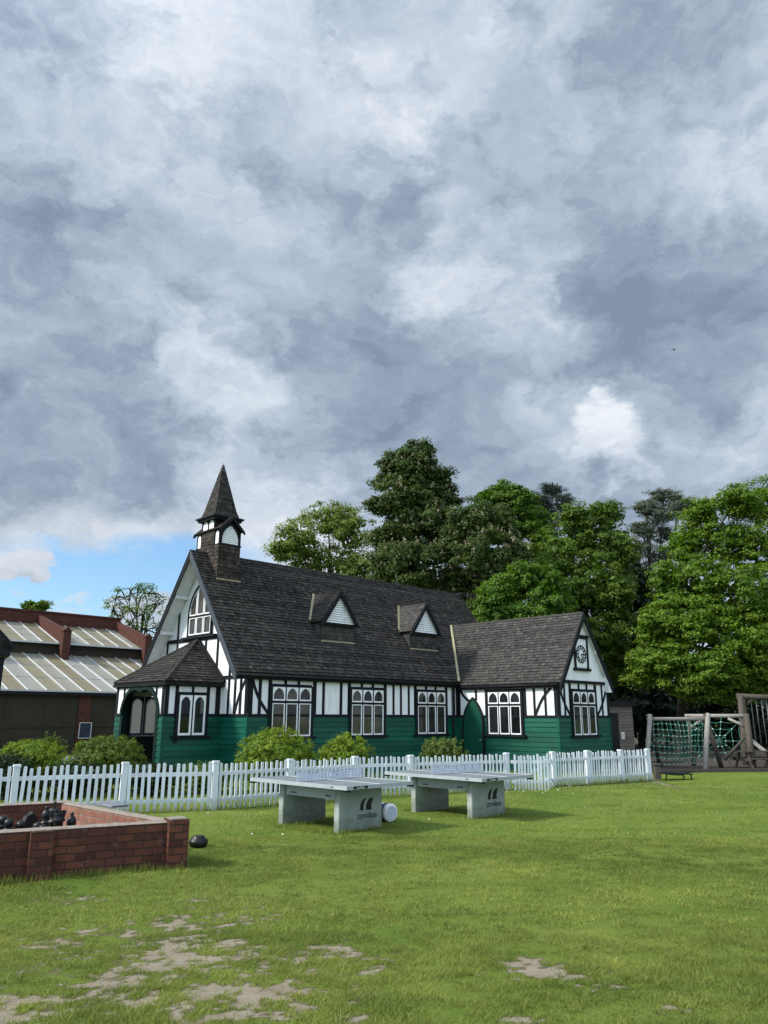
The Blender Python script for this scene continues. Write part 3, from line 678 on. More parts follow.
for i in range(3):
    lw_ = (a1-a0)/3; x0, x1 = a0+.02+i*lw_, a0+(i+1)*lw_-.02
    o_ = [(x0, 4.45), (x0, 5.03), (x1, 5.03), (x1, 4.45)]; n_ = [(x0+.035, 4.49), (x0+.035, 5.0), (x1-.035, 5.0), (x1-.035, 4.49)]
    w.ring([f_gab(a, .032, z) for a, z in o_], [f_gab(a, .032, z) for a, z in n_], (-.03, 0, 0))
    xs_ = [x0+(x1-x0)*k/6 for k in range(7)]; xi = [x0+.035+(x1-x0-.07)*k/6 for k in range(7)]
    o_ = [(x0, 5.10)]+[(x, max(5.12, garch(x)-.01)) for x in xs_]+[(x1, 5.10)]; n_ = [(x0+.035, 5.14)]+[(x, max(5.16, garch(x)-.045)) for x in xi]+[(x1-.035, 5.14)]
    w.ring([f_gab(a, .032, z) for a, z in o_], [f_gab(a, .032, z) for a, z in n_], (-.03, 0, 0))
w.build('casement', 'white', win); gl.build('pane', 'glass', win)
# door in the wing
mb = MB(); dl, dr = .33, 1.22
out_ = [(dl-.07, .02)]+arch_pts(dl-.07, dr+.07, 1.5, 2.56)+[(dr+.07, .02)]; in_ = [(dl, .02)]+arch_pts(dl, dr, 1.5, 2.48)+[(dr, .02)]
mb.prism([f_ws(a, .034, z) for a, z in in_], (-.045, 0, 0)); door = mb.build('door', 'door', ch)
fm = MB(); fm.ring([f_ws(a, .033, z) for a, z in out_], [f_ws(a, .033, z) for a, z in in_], (-.065, 0, 0)); fm.build('frame', 'black', door)
hm = MB(); hm.lathe([(.0, 0), (.025, .0), (.03, .03), (.02, .05), (.0, .06)], f_ws(dr-.1, .08, 1.0), 10, (-1, 0, 0)); hm.build('handle', 'zinc', door)
# main roof
mb = MB(); x0, x1 = -.537, 13.33
shingle_plane(mb, [(x0, EY, EZ), (x1, EY, EZ), (x1, 3, RZ), (x0, 3, RZ)])
mb2 = MB(); sb = [(x0, 6.121, EZ), (x1, 6.121, EZ), (x1, 3, RZ), (x0, 3, RZ)]
mb.prism([V3(p)-V3((0, 0, .06)) for p in sb], (0, 0, .06), .4)
mb.tube([(x0, 3, RZ+.0), (x1, 3, RZ+.0)], .055, 8, .5)
roof = mb.build('roof', 'shingle', ch, weld=False)
mb = MB()   # gutter and fascia along the eave
mb.box((x0+.05, EY-.02, EZ-.19), (9.50, EY+.06, EZ-.055)); mb.tube([(x0, EY-.05, EZ-.08), (9.45, EY-.05, EZ-.08)], .055, 8); mb.tube([(9.2, -.08, EZ-.1), (9.2, -.08, .05)], .04, 8)
mb.box((U0-.115, -LW+.05, WEZ-.17), (U0-.03, -.15, WEZ-.05)); mb.tube([(U0-.12, -LW-.1, WEZ-.07), (U0-.12, -.1, WEZ-.07)], .05, 8)
mb.build('gutter', 'black', roof)
# front gable bargeboards, white soffit and purlin ends
mb = MB(); nrm = V3((0, -RS, 1)).normalized()
for sgn in (1, -1):
    fy = lambda y: y if sgn > 0 else 6-y
    mb = MB()
    for (xa, xb) in ((-.575, -.535),):
        a = V3((0, fy(EY-.02), EZ-.03)); b = V3((0, 3, RZ+.04)); dn = V3((0, 0, -.30))
        mb.prism([V3((xa, p.y, p.z)) for p in (a, b, b+dn, a+dn)], (xb-xa, 0, 0))
    if sgn < 0: mb.prism([(-.58, 6.13, EZ-.05), (-.58, 3, RZ+.06), (-.58, 3, RZ-.04), (-.58, 6.13, EZ-.15)], (.03, 0, 0))
    mb.build('bargeboard', 'barge' if sgn > 0 else 'black', roof)
mb = MB()
for sgn in (1, -1):
    fy = lambda y: y if sgn > 0 else 6-y
    a = V3((-.53, fy(EY), EZ-.075)); b = V3((-.53, 3, RZ-.075)); dn = V3((0, 0, -.03))
    mb.prism([a, b, b+dn, a+dn], (.53, 0, 0))
    for k in (.14, .42, .70):
        y = EY+(3-EY)*k; z = EZ+RS*(y-EY); mb.bar((-.50, fy(y), z-.22), (.02, fy(y), z-.22), .075, .11, (0, 0, 1))
mb.build('soffit', 'white', roof)
# dormers
for xc in (4.15, 8.56):
    hw, fz, az, yf = .85, 4.98, 6.14, .80
    mb = MB(); yb = EY+(fz-EZ)/RS; yr = EY+(az-EZ)/RS
    for sg in (-1, 1):
        e = xc+sg*(hw+.02)
        shingle_plane(mb, [(e, yf-.12, fz), (e, yb+.05, fz), (xc, yr+.05, az), (xc, yf-.12, az)], None, .13, .15, .018, .04)
    ap = MB()
    shingle_plane(ap, [(xc-.75, yf+.02, 4.30), (xc+.75, yf+.02, 4.30), (xc+.75, yf+.02, 4.97), (xc-.75, yf+.02, 4.97)], (0, -1, 0), .13, .15, .02, .05)
    for sg in (-1, 1): shingle_plane(ap, [(xc+sg*.75, yf+.02, 4.30), (xc+sg*.75, 1.31, 4.94), (xc+sg*.75, 1.31, 4.97), (xc+sg*.75, yf+.02, 4.97)], (sg, 0, 0), .13, .15, .02, .02)
    d = mb.build('dormer', 'shingle_pale' if xc > 6 else 'shingle', ch, weld=False); ap.build('apron', 'shingle_pale', d, weld=False)
    mb = MB(); s_ = (az-fz)/hw
    for sg in (-1, 1):
        mb.prism([(xc+sg*(hw+.05), yf-.135, fz-.10), (xc, yf-.135, az+.02), (xc, yf-.135, az-.20), (xc+sg*(hw-.12), yf-.135, fz-.08)], (0, -.045, 0))
    mb.box((xc-hw+.0, yf-.12, fz-.08), (xc+hw-.0, yf-.06, fz-.005)); mb.build('bargeboard', 'black', d)
    mb = MB(); mb.prism([(xc-.77, yf-.02, fz-.0), (xc+.77, yf-.02, fz), (xc, yf-.02, az-.09)], (0, .05, 0))
    z = fz+.01
    while z < az-.22:
        h_ = .08; wd = .74*(1-(z-fz)/(az-.12-fz)); mb.prism([(xc-wd, yf-.065, z), (xc-wd, yf-.02, z+h_), (xc-wd, yf-.02, z)], (2*wd, 0, 0)); z += h_
    mb.build('louvre', 'white', d)
    mb = MB(); off = V3((0, -.03, .03))
    mb.bar(V3((xc-hw, yb+.03, fz+.06))+off, V3((xc-.02, yr, az))+off, .10, .02, nrm); mb.build('flashing', 'lead', d); mb = MB()
    mb.bar((xc-.76, yf-.02, 4.335), (xc+.76, yf-.02, 4.335), .05, .05); mb.build('flashing', 'lead', d)
# wing roof
mb = MB(); yf = -LW-.177; xl = U0-.059; xr = U1+.059; yv = EY+(WRZ-EZ)/RS
shingle_plane(mb, [(xl, yf, WEZ), (xl, EY+.15, WEZ), (WX, yv+.15, WRZ), (WX, yf, WRZ)], None, .125, .14)
shingle_plane(mb, [(xr, 3, WEZ), (xr, yf, WEZ), (WX, yf, WRZ), (WX, 3, WRZ)], None, .125, .14)
mb.tube([(WX, yf, WRZ), (WX, yv+.1, WRZ)], .05, 8, .5)
wr = mb.build('roof', 'shingle_pale', ch, weld=False)
mb = MB()
for sg in (-1, 1):
    e = WX+sg*1.74; z0 = WEZ-.06
    mb.prism([(e, yf-.045, z0), (WX, yf-.045, WRZ+.03), (WX, yf-.045, WRZ-.26), (e-sg*.0, yf-.045, z0-.28)], (0, .045, 0))
mb.build('bargeboard', 'black', wr)
mb = MB()
for sg in (-1, 1):
    e = WX+sg*1.70
    if sg > 0: mb.prism([(e, yf+.004, WEZ-.07), (WX, yf+.004, WRZ-.07), (WX, yf+.004, WRZ-.11), (e, yf+.004, WEZ-.11)], (0, .17, 0))
    if sg > 0: mb.prism([(WX+sg*1.735, yf+.002, WEZ-.03), (WX+sg*1.735, yf+.002, WEZ-.26), (WX+sg*1.45, yf+.002, WEZ-.26), (WX+sg*1.36, yf+.002, WEZ+.30)], (0, .17, 0))
mb.bar((WX+.85, yf-.02, 4.14), (WX+.85, -LW, 4.14), .1, .12)
mb.build('soffit', 'white', wr)
mb = MB(); va = V3((xl, EY+.0, EZ)); vb = V3((WX, yv, WRZ)); mb.bar(va+V3((-.06, -.05, .06)), vb+V3((-.08, -.06, .04)), .09, .03, (-.5, -.5, .7)); mb.build('flashing', 'lead', wr)
# clock on the wing gable
mb = MB(); cx, cz = 11.13, 4.03; yb_ = -LW-.04
mb.box((cx-.40, yb_-.01, 3.57), (cx+.40, yb_+.008, 4.62)); clock = mb.build('clock', 'white', ch)
mb = MB()
for a in ((cx-.45, 3.50, cx-.37, 4.66), (cx+.37, 3.50, cx+.45, 4.66), (cx-.369, 4.58, cx+.369, 4.655)): mb.box((a[0], yb_-.05, a[1]), (a[2], yb_, a[3]))
mb.box((cx-.54, yb_-.08, 3.44), (cx+.54, yb_-.002, 3.53)); mb.box((cx-.43, yb_-.07, 4.661), (cx+.53, yb_-.002, 4.72)); mb.build('frame', 'black', clock)
mb = MB(); cir = lambda r_, k: (cx+r_*math.sin(k*math.pi/24), yb_-.012, cz+r_*math.cos(k*math.pi/24))
mb.ring([cir(.32, k) for k in range(48)], [cir(.285, k) for k in range(48)], (0, -.02, 0)); mb.ring([cir(.20, k) for k in range(48)], [cir(.18, k) for k in range(48)], (0, -.018, 0))
for k in range(12):
    a = k*math.pi/6; mb.bar((cx+.20*math.sin(a), yb_-.02, cz+.20*math.cos(a)), (cx+.29*math.sin(a), yb_-.02, cz+.29*math.cos(a)), .04, .015, (0, 1, 0))
mb.build('numeral_ring', 'black', clock)
mb = MB(); mb.bar((cx, yb_-.035, cz), (cx+.17, yb_-.035, cz+.0), .04, .01, (0, 1, 0)); mb.bar((cx, yb_-.037, cz+.02), (cx+.08, yb_-.037, cz-.22), .03, .01, (0, 1, 0)); mb.build('hands', 'black', clock)
# belfry
bx, by = .50, 3.0; a = .42; gb = .73; gw = .41
mb = MB()
shingle_plane(mb, [(bx-a, by+a, 6.2), (bx-a, by-a, 6.2), (bx-a, by-a, 8.02), (bx-a, by+a, 8.02)], (-1, 0, 0), .13, .12, .02)
shingle_plane(mb, [(bx+a, by-a, 6.2), (bx+a, by+a, 6.2), (bx+a, by+a, 8.4), (bx+a, by-a, 8.4)], (1, 0, 0), .13, .12, .02)
for sg in (-1, 1):
    y1 = by+sg*gb
    shingle_plane(mb, [(bx-gw, y1, 5.9), (bx+gw, y1, 5.9), (bx+gw, y1, 7.45), (bx-gw, y1, 7.45)], (0, sg, 0), .13, .12, .02)
    for sx in (-1, 1): shingle_plane(mb, [(bx+sx*gw, by, 5.9), (bx+sx*gw, y1, 5.9), (bx+sx*gw, y1, 7.45), (bx+sx*gw, by, 7.45)], (sx, 0, 0), .13, .12, .02)
bf = mb.build('belfry', 'shingle_wall', ch, weld=False)
mb = MB(); lv = MB(); gr_ = MB()
mb.box((bx-a+.03, by-a+.03, 7.3), (bx+a-.03, by+a-.03, 8.43))
for sg in (-1, 1):
    y1 = by+sg*gb; ff = frame((bx, y1, 0), (1, 0, 0), (0, sg, 0))
    mb.box((bx-gw+.03, min(by, y1-sg*.03), 7.40), (bx+gw-.03, max(by, y1-sg*.03), 8.05))
    mb.box((bx-gw-.03, min(y1-sg*.1, y1+sg*.03), 7.43), (bx+gw+.03, max(y1-sg*.1, y1+sg*.03), 7.48))
    hh = arch_pts(-.33, .33, 7.62, 8.14); o_ = [(-.41, 7.48)]+[(-.41, 7.75+.03*k) for k in range(8)]+[(0, 8.42)]+[(.41, 7.96-.03*k) for k in range(8)]+[(.41, 7.48)]
    i_ = [(-.33, 7.5)]+hh+[(.33, 7.5)]
    mb.ring([ff(p, -.03, z) for p, z in o_], [ff(p, -.03, z) for p, z in i_], (0, sg*.05, 0))
    lv.face([ff(p, -.02, z) for p, z in i_])
    z = 7.5
    while z < 8.08:
        wd = .32 if z < 7.65 else .32*max(.1, 1-((z-7.6)/.56)**1.6); lv.prism([ff(-wd, .012, z), ff(-wd, -.018, z+.07), ff(-wd, -.018, z)], (2*wd, 0, 0)); z += .07
    for sx in (-1, 1):      # small arches on the box cheeks
        fs = frame((bx+sx*gw, by, 0), (0, sg, 0), (sx, 0, 0)); c0, c1 = a+.02, gb
        for p in ((a, a+.05), (gb-.05, gb)): mb.box((p[0], -.02, 7.46), (p[1], .015, 8.02), fr=fs)
        mb.box((a, -.02, 7.95), (gb, .012, 8.04), fr=fs)
        lv.face([fs(p, .004, z) for p, z in [(a+.05, 7.48)]+arch_pts(a+.05, gb-.05, 7.75, 7.95, 5)+[(gb-.05, 7.48)]])
    for sx in (-1, 1): shingle_plane(gr_, [(bx+sx*.50, y1+sg*.12, 7.98), (bx+sx*.50, by, 7.98), (bx, by, 8.44), (bx, y1+sg*.12, 8.44)], None, .1, .12, .012, .03)
    for sx in (-1, 1): mb.prism([ff(sx*.52, .12, 7.92), ff(0, .12, 8.43), ff(0, .12, 8.33), ff(sx*.48, .12, 7.86)], (0, sg*.03, 0))
fu = frame((bx-a, by, 0), (0, 1, 0), (-1, 0, 0))
mb.box((-a, .0, 7.98), (a, .03, 8.05), fr=fu); mb.box((-a, .0, 8.38), (a, .028, 8.45), fr=fu)
for p in (-a, -.04, a-.07): mb.box((p, .0, 8.03), (p+.07, .026, 8.40), fr=fu)
for p in (-a+.08, .05): lv.face([fu(q_, .012, z) for q_, z in [(p, 8.05)]+arch_pts(p, p+.3, 8.2, 8.37, 5)+[(p+.3, 8.05)]])
mb.build('louvre_frame', 'black', bf); lv.build('louvre', 'white', bf); gr_.build('gablet_roof', 'shingle_wall', bf, weld=False)
mb = MB(); sp = .61
mb.box((bx-sp, by-sp, 8.44), (bx+sp, by+sp, 8.49)); mb.prism([(bx-sp+.01, by-sp+.01, 8.491), (bx+sp-.01, by-sp+.01, 8.491), (bx+sp-.01, by+sp-.01, 8.491), (bx-sp+.01, by+sp-.01, 8.491)], (0, 0, .012)); mb.box((bx-sp+.06, by-sp+.06, 8.36), (bx+sp-.06, by+sp-.06, 8.438)); mb.build('eave', 'black', bf)
mb = MB(); q1, z1, z2, z3 = .405, 8.51, 8.74, 10.5
cs = [(-1, -1), (1, -1), (1, 1), (-1, 1)]
for i in range(4):
    p, q_ = cs[i], cs[(i+1) % 4]; o3 = (p[0]+q_[0], p[1]+q_[1], .6)
    P_ = lambda c, r_, z: (bx+c[0]*r_, by+c[1]*r_, z)
    shingle_plane(mb, [P_(p, .485, z1), P_(q_, .485, z1), P_(q_, q1, z2), P_(p, q1, z2)], o3, .095, .10, .014, .02)
    shingle_plane(mb, [P_(p, q1, z2), P_(q_, q1, z2), P_(q_, .02, z3), P_(p, .02, z3)], o3, .095, .10, .014, .02)
spire = mb.build('spire', 'shingle', bf, weld=False)
mb = MB(); mb.lathe([(.10, 10.24), (.085, 10.28), (.012, 10.58), (0.002, 10.6)], (bx, by, 0), 8); mb.build('spire_cap', 'zinc', bf)
mb = MB(); mb.box((bx-gw-.05, by-gb-.07, 6.22), (bx+gw+.05, by-gb-.02, 6.27)); mb.build('flashing', 'lead', bf)
# porch
mb = MB(); th = .1; yc = 2.93
oa = arch_pts(yc-1.19, yc+1.19, 1.75, 2.58, 10)
for k in range(len(oa)-1):   # wall above the arch
    (p0, s0), (p1, s1) = oa[k], oa[k+1]
    mb.prism([f_pf(p0, 0, s0), f_pf(p1, 0, s1), f_pf(p1, 0, 2.78), f_pf(p0, 0, 2.78)], (th, 0, 0))
mb.box((1.45, -th, 0), (yc-1.19, 0, 2.78), fr=f_pf); mb.box((yc+1.19, -th, 0), (4.55, 0, 2.78), fr=f_pf)
mb.box((-1.95+th, -th, 0), (0, 0, 2.78), fr=f_ps)
for (p0, p1, s0, s1) in ((-1.85, -1.5, 0, 2.78), (-.5, -.02, 0, 2.78), (-1.5, -.5, 0, 1.2), (-1.5, -.5, 2.45, 2.78)): mb.box((p0, -th, s0), (p1, 0, s1), fr=f_far)
porch = mb.build('porch', 'white', ch)
mb = MB(); oo = arch_pts(yc-1.27, yc+1.27, 1.80, 2.66, 10); ii = arch_pts(yc-1.15, yc+1.15, 1.80, 2.53, 10)
for k in range(len(oo)-1): mb.prism([f_pf(*p) for p in ((oo[k][0], .004, oo[k][1]), (oo[k+1][0], .004, oo[k+1][1]), (ii[k+1][0], .004, ii[k+1][1]), (ii[k][0], .004, ii[k][1]))], (-.05, 0, 0))
mb.box((yc-1.23, -.14, .02), (yc-1.08, .035, 1.80), fr=f_pf); mb.box((yc+1.08, -.14, .02), (yc+1.23, .035, 1.80), fr=f_pf)
io = arch_pts(yc-1.21, yc+1.21, 1.80, 2.60, 10)
for k in range(len(ii)-1): mb.prism([f_pf(*p) for p in ((ii[k][0]+.0, -.14, ii[k][1]+.001), (ii[k+1][0], -.14, ii[k+1][1]+.001), (io[k+1][0], -.14, io[k+1][1]), (io[k][0], -.14, io[k][1]))], (-.142, 0, 0))
mb.build('arch', 'archpaint', porch)
mb = MB(); rail(mb, f_pf, 1.42, 1.66, 1.86, .075, .045); rail(mb, f_pf, 4.22, 4.57, 1.86, .075, .045); rail(mb, f_pf, 1.42, 4.58, 2.72, .1, .04)
for p, w_, z0 in ((1.51, .12, 1.9), (1.93, .07, 2.45), (4.03, .07, 2.30), (4.5, .1, 1.9)): stud(mb, f_pf, p, z0, 2.67, w_)
rail(mb, f_ps, -1.98, 0, 1.86, .075, .045); rail(mb, f_ps, -1.98, 0, 2.74, .1, .04); rail(mb, f_ps, -1.55, -.5, 2.50, .06)
for p, w_, z0 in ((-1.88, .13, 1.9), (-1.56, .1, 1.9), (-1.03, .07, 2.53), (-.49, .1, 1.9), (-.14, .16, 1.9)): stud(mb, f_ps, p, z0, 2.69, w_)
mb.build('timber_frame', 'black', porch)
w = MB(); gl = MB(); fz_ = frame((0, 4.5, 0), (1, 0, 0), (0, 1, 0))
for i in range(2): arched_light(w, gl, fz_, -1.49+i*.5, -1.01+i*.5, 1.21, 2.44, .06)
w.build('casement', 'barge', porch); gl.build('pane', 'frosted', porch)
mb = MB(); pe = 2.83; pa = 4.22; ov = .15; xf, yl, yr_ = -2.03, 1.45-ov, 4.55+ov; ym = 3.0
hip = -0.10   # short ridge out from the gable wall
shingle_plane(mb, [(xf, yl, pe), (0.0, yl, pe), (0.0, ym, pa), (hip, ym, pa)], None, .13, .135)
shingle_plane(mb, [(xf, yr_, pe), (xf, yl, pe), (hip, ym, pa)], None, .13, .135)
shingle_plane(mb, [(0, yr_, pe), (xf, yr_, pe), (hip, ym, pa), (0, ym, pa)], None, .13, .135)
mb.tube([(xf, yl, pe+.02), (hip, ym, pa+.02)], .045, 6); mb.tube([(xf, yr_, pe+.02), (hip, ym, pa+.02)], .045, 6); mb.tube([(hip, ym, pa+.02), (0, ym, pa+.02)], .05, 6)
mb.build('porch_roof', 'shingle', porch, weld=False)
mb = MB()
mb.box((xf-.02, yl-.02, pe-.12), (0, yl+.04, pe-.035)); mb.box((xf-.02, yl+.042, pe-.12), (xf+.04, yr_+.02, pe-.035)); mb.box((xf+.042, yr_-.04, pe-.12), (0, yr_+.02, pe-.035))
mb.bar((-.05, yl-.03, pe+.03), (-.05, ym, pa+.06), .10, .10, (0, -.6, .7)); mb.build('fascia', 'black', porch)
mb = MB(); mb.box((-1.83, 1.57, .0), (-.06, 4.43, .12)); mb.box((-.05, 2.4, .13), (-.012, 3.6, 2.3)); mb.box((-1.86, 1.56, 2.70), (-.02, 4.44, 2.74)); mb.box((-1.84, 4.436, .13), (-.02, 4.449, 1.19)); mb.box((-1.84, 4.436, 1.191), (-1.5, 4.449, 2.7)); mb.box((-1.84, 1.551, .13), (-.06, 1.562, 2.7)); mb.box((-.03, 1.57, .13), (-.011, 2.39, 2.7)); mb.box((-.03, 3.61, .13), (-.011, 4.43, 2.7)); mb.build('shade_lining', 'dark', porch)  # floor, door, and near-black sheets painting shade over the porch's inner walls

# ------------------------------------------------------------------ brick building with glazed lean-to roofs
gh = thing('glasshouse', 'long red brick building with two tiers of weathered glazed roof beyond the chapel', 'glasshouse', ORG, TH)
ux0, ux1 = -6., 9.4; yA, yB, yC = 19.06, 25.7, 29.46
mb = MB(); mb.box((ux0, yC, 0), (9.55, yC+.4, 8.02)); mb.box((ux0-.03, yC-.06, 8.02), (9.60, yC+.46, 8.12))
for u in (-.95, 4.1, 9.15):
    mb.prism([(u-.0, yC-.002, 7.4), (u-.0, yC-.002, 7.85), (u, yB-.65, 6.60), (u, yB-.65, 6.1), (u, yB-.2, 5.5)], (.26, 0, 0))
    mb.box((u-.09, yB-.95, 4.75), (u+.35, yB-.55, 6.5)); mb.box((u-.13, yB-1.0, 6.5), (u+.39, yB-.5, 6.57)); mb.prism([(u-.05, yB-.95, 6.57), (u+.31, yB-.95, 6.57), (u+.13, yB-.95, 6.75)], (0, .4, 0))
for u in (-2.15, 2.95): mb.box((u, yA+.02, 0), (u+.62, yA+.35, 2.86))
mb.box((ux1, yA+.1, 0), (ux1+.2, yC, 4.2)); mb.build('brickwork', 'brickfar', gh)
def glaze(z0, y0, z1, y1, name):
    mb = MB(); br = MB(); u = ux0; k = 0
    pat = [.25, .75, .6, .95, .35, .1, .85, .2, .7, .3, .9, .15]
    while u < ux1-.05:
        ue = min(u+.91, ux1)
        mb.face([(u, y0, z0), (ue, y0, z0), (ue, y1, z1), (u, y1, z1)], pat[k % 12]); k += 1
        br.bar((u, y0-.02, z0+.035), (u, y1, z1+.035), .04, .06, (0, -.5, .8)); u = ue
    br.bar((ux0, y0-.05, z0-.0), (ux1, y0-.05, z0-.0), .1, .1)
    for s in (.33, .66): br.bar((ux0, y0+(y1-y0)*s, z0+(z1-z0)*s+.012), (ux1, y0+(y1-y0)*s, z0+(z1-z0)*s+.012), .03, .02)
    r_ = mb.build(name, 'glazing', gh); br.build('glazing_bar', 'glazebar', r_); return r_
glaze(2.96, yA, 5.2, yB, 'lower_roof'); glaze(5.83, yB-.3, 7.28, yC, 'upper_roof')
mb = MB(); mb.box((ux0, yB, 5.16), (ux1, yB+.1, 5.9)); mb.build('clerestory', 'mesh', gh)
mb = MB(); mb.box((ux0, yA-.16, 2.78), (ux1, yA-.02, 2.93)); mb.build('gutter', 'black', gh)
mb = MB(); mb.box((ux0, yA+.12, 0), (ux1, yA+.2, 2.85)); mb.build('screen_panel', 'mesh', gh)
mb = MB()
for z in (1.25,): mb.box((ux0, yA+.09, z), (ux1, yA+.12, z+.03))
for u in np.arange(ux0, ux1, 1.82): mb.box((u, yA+.085, .0), (u+.03, yA+.118, 2.8))
mb.build('screen_batten', M['mesh'], gh)
sg_ = thing('notice_board', 'navy notice board in a white frame on the brick pier of the glazed building', 'notice board', ORG, TH)
mb = MB(); mb.box((3.06, yA-.03, .76), (3.62, yA-.005, 1.45)); mb.build('panel', 'signblue', sg_)
mb = MB(); mb.ring([(3.03, yA-.028, .72), (3.03, yA-.028, 1.49), (3.66, yA-.028, 1.49), (3.66, yA-.028, .72)], [(3.065, yA-.028, .755), (3.065, yA-.028, 1.455), (3.625, yA-.028, 1.455), (3.625, yA-.028, .755)], (0, -.03, 0)); mb.build('frame', 'glazebar', sg_)

# hut whose dark eave enters at the left edge
hp = at(14, 643.5, 22); ht = thing('hut', 'white hut with black timber and a dark eave at the left edge of the view', 'hut', (hp.x, hp.y, 0), math.atan2(-hp.x, hp.y)+R(4))
mb = MB(); mb.box((-3.6, .25, 0), (-.34, 3.0, 3.45)); mb.build('wall', 'white', ht)
mb = MB(); mb.box((-.38, .2, 0), (-.18, .32, 3.42)); mb.box((-3.6, .215, 1.8), (-.48, .248, 1.9)); mb.box((-1.2, .214, 1.91), (-1.1, .247, 3.42)); mb.build('timber_frame', 'black', ht)
mb = MB(); mb.box((-3.6, .22, .02), (-.48, .246, 1.79)); mb.build('boarding', 'green', ht)
mb = MB(); mb.prism([(0, 0, hp.z-.02), (-2.2, 0, hp.z+2.2), (-4.4, 0, hp.z-.02), (-4.4, 0, hp.z-.26), (-2.2, 0, hp.z+1.94), (0, 0, hp.z-.14)], (0, 3.2, 0)); mb.box((-.42, .02, hp.z-.34), (-.06, 3.1, hp.z-.16)); mb.build('roof', 'black', ht)

# ------------------------------------------------------------------ picket fence
FP = [(-8.44, 13.92), (-6.81, 14.99), (-5.11, 15.91), (-3.42, 16.46), (-2.08, 17.85), (-.68, 19.15), (.69, 19.8), (3.28, 21.25), None, (4.66, 22.05), (5.86, 22.95), (6.98, 23.6), (8.02, 24.25)]
fence = thing('picket_fence', 'long white painted picket fence between the lawn and the chapel', 'fence', (0, 0, 0))
def post_mb(h=.93):
    mb = MB(); mb.box((-.055, -.055, -.05), (.055, .055, h-.05), .5); mb.box((-.066, -.066, h-.05), (.066, .066, h-.018), .6); mb.prism([(-.06, -.06, h-.018), (.06, -.06, h-.018), (.06, .06, h-.018), (-.06, .06, h-.018)], (0, 0, .012), .6); return mb
post0 = None
for p in FP:
    if p is None: continue
    if post0 is None: post0 = post_mb().build('post', 'white_fence', fence); o = post0
    else: o = post0.copy(); COL.objects.link(o)
    o.scale = (1, 1, 1.03 if p[0] < -2.5 else 1)
    o.location = (p[0], p[1], 0); o.rotation_euler = (random.uniform(-.02, .02), random.uniform(-.02, .02), R(31))
PK = []
for k in range(4):
    mb = MB(); h = .885; c = [(-.034, 0, 0), (.034, 0, 0), (.034, 0, h-.02), (.024, 0, h), (-.024, 0, h), (-.034, 0, h-.02)]
    mb.prism(c, (0, .016, 0), .2+.2*k); PK.append(mb)
pk_me = []
def picket(parent, x, y, z, rz, tilt, wide=1.):
    if len(pk_me) < 4: o = PK[len(pk_me)].build('picket', 'white_fence', parent); pk_me.append(o.data)
    else: o = bpy.data.objects.new('picket', random.choice(pk_me)); COL.objects.link(o); o.parent = parent
    o.location = (x, y, z); o.rotation_euler = (random.uniform(-.02, .02), tilt, rz); o.scale = (wide*random.uniform(.93, 1.08), 1, (1.02 if wide == .88 else 1)*random.uniform(.97, 1.03))
def bay(a, b, parent, z=.0, pitch=.121, wide=1.):
    a, b = V3((*a, 0)), V3((*b, 0)); d = b-a; L_ = d.length; d.normalize(); nrm_ = V3((d.y, -d.x, 0)); rz = math.atan2(d.y, d.x)
    m_ = a.lerp(b, .5)
    mb = MB()
    mb.bar(V3((-L_/2, 0, .70)), V3((L_/2, 0, .70)), .035, .075); pn = mb.build('rail', 'white_fence', parent); pn.location = m_; pn.rotation_euler = (0, 0, rz)
    mb = MB(); mb.bar(V3((-L_/2, 0, .20)), V3((L_/2, 0, .20)), .035, .075); p2 = mb.build('rail', 'white_fence', parent); p2.location = m_; p2.rotation_euler = (0, 0, rz)
    n = max(2, round((L_-.10)/pitch)); lean = random.uniform(-.012, .012)
    for i in range(n):
        t = -L_/2+.05+(L_-.1)*(i+.5)/n; picket(pn, t+random.uniform(-.006, .006), -.036, z+random.uniform(-.012, .012), 0, lean+random.gauss(0, .012), wide)
    return pn
for i in range(len(FP)-1):
    if FP[i] is None or FP[i+1] is None: continue
    bay(FP[i], FP[i+1], fence, pitch=.132 if i < 4 else (.120 if i < 8 else .100), wide=.88 if i < 4 else (.85 if i < 8 else .7))
bay((4.42, 21.86), (4.62, 22.02), fence, pitch=.075, wide=.8)
gate = thing('gate', 'white picket gate leaf standing slightly open in the fence behind the tables', 'gate', (3.31, 21.17, 0), 0)
pn = bay((.06, -.03), (1.12, .10), gate, -.02, .092, .8); pn.name = 'rail'
mb = MB(); mb.bar((.1, -.0, .20), (1.08, .11, .66), .03, .07); mb.build('brace', 'white_fence', gate)
# short length of low picket seen between the bushes far left
fb = thing('picket_fence', 'short run of low white pickets glimpsed between the two left bushes', 'fence', (0, 0, 0))
a_, b_ = at(62, 766, 24), at(96, 766, 25.5); mb = MB()
L2 = (b_-a_).length
for i in range(9):
    p = a_.lerp(b_, i/8); mb.box((p.x-.035, p.y-.01, .05), (p.x+.035, p.y+.01, .62+.03*(i % 2)))
mb.bar((a_.x, a_.y+.03, .45), (b_.x, b_.y+.03, .45), .03, .07); mb.build('picket_panel', 'white_fence', fb)

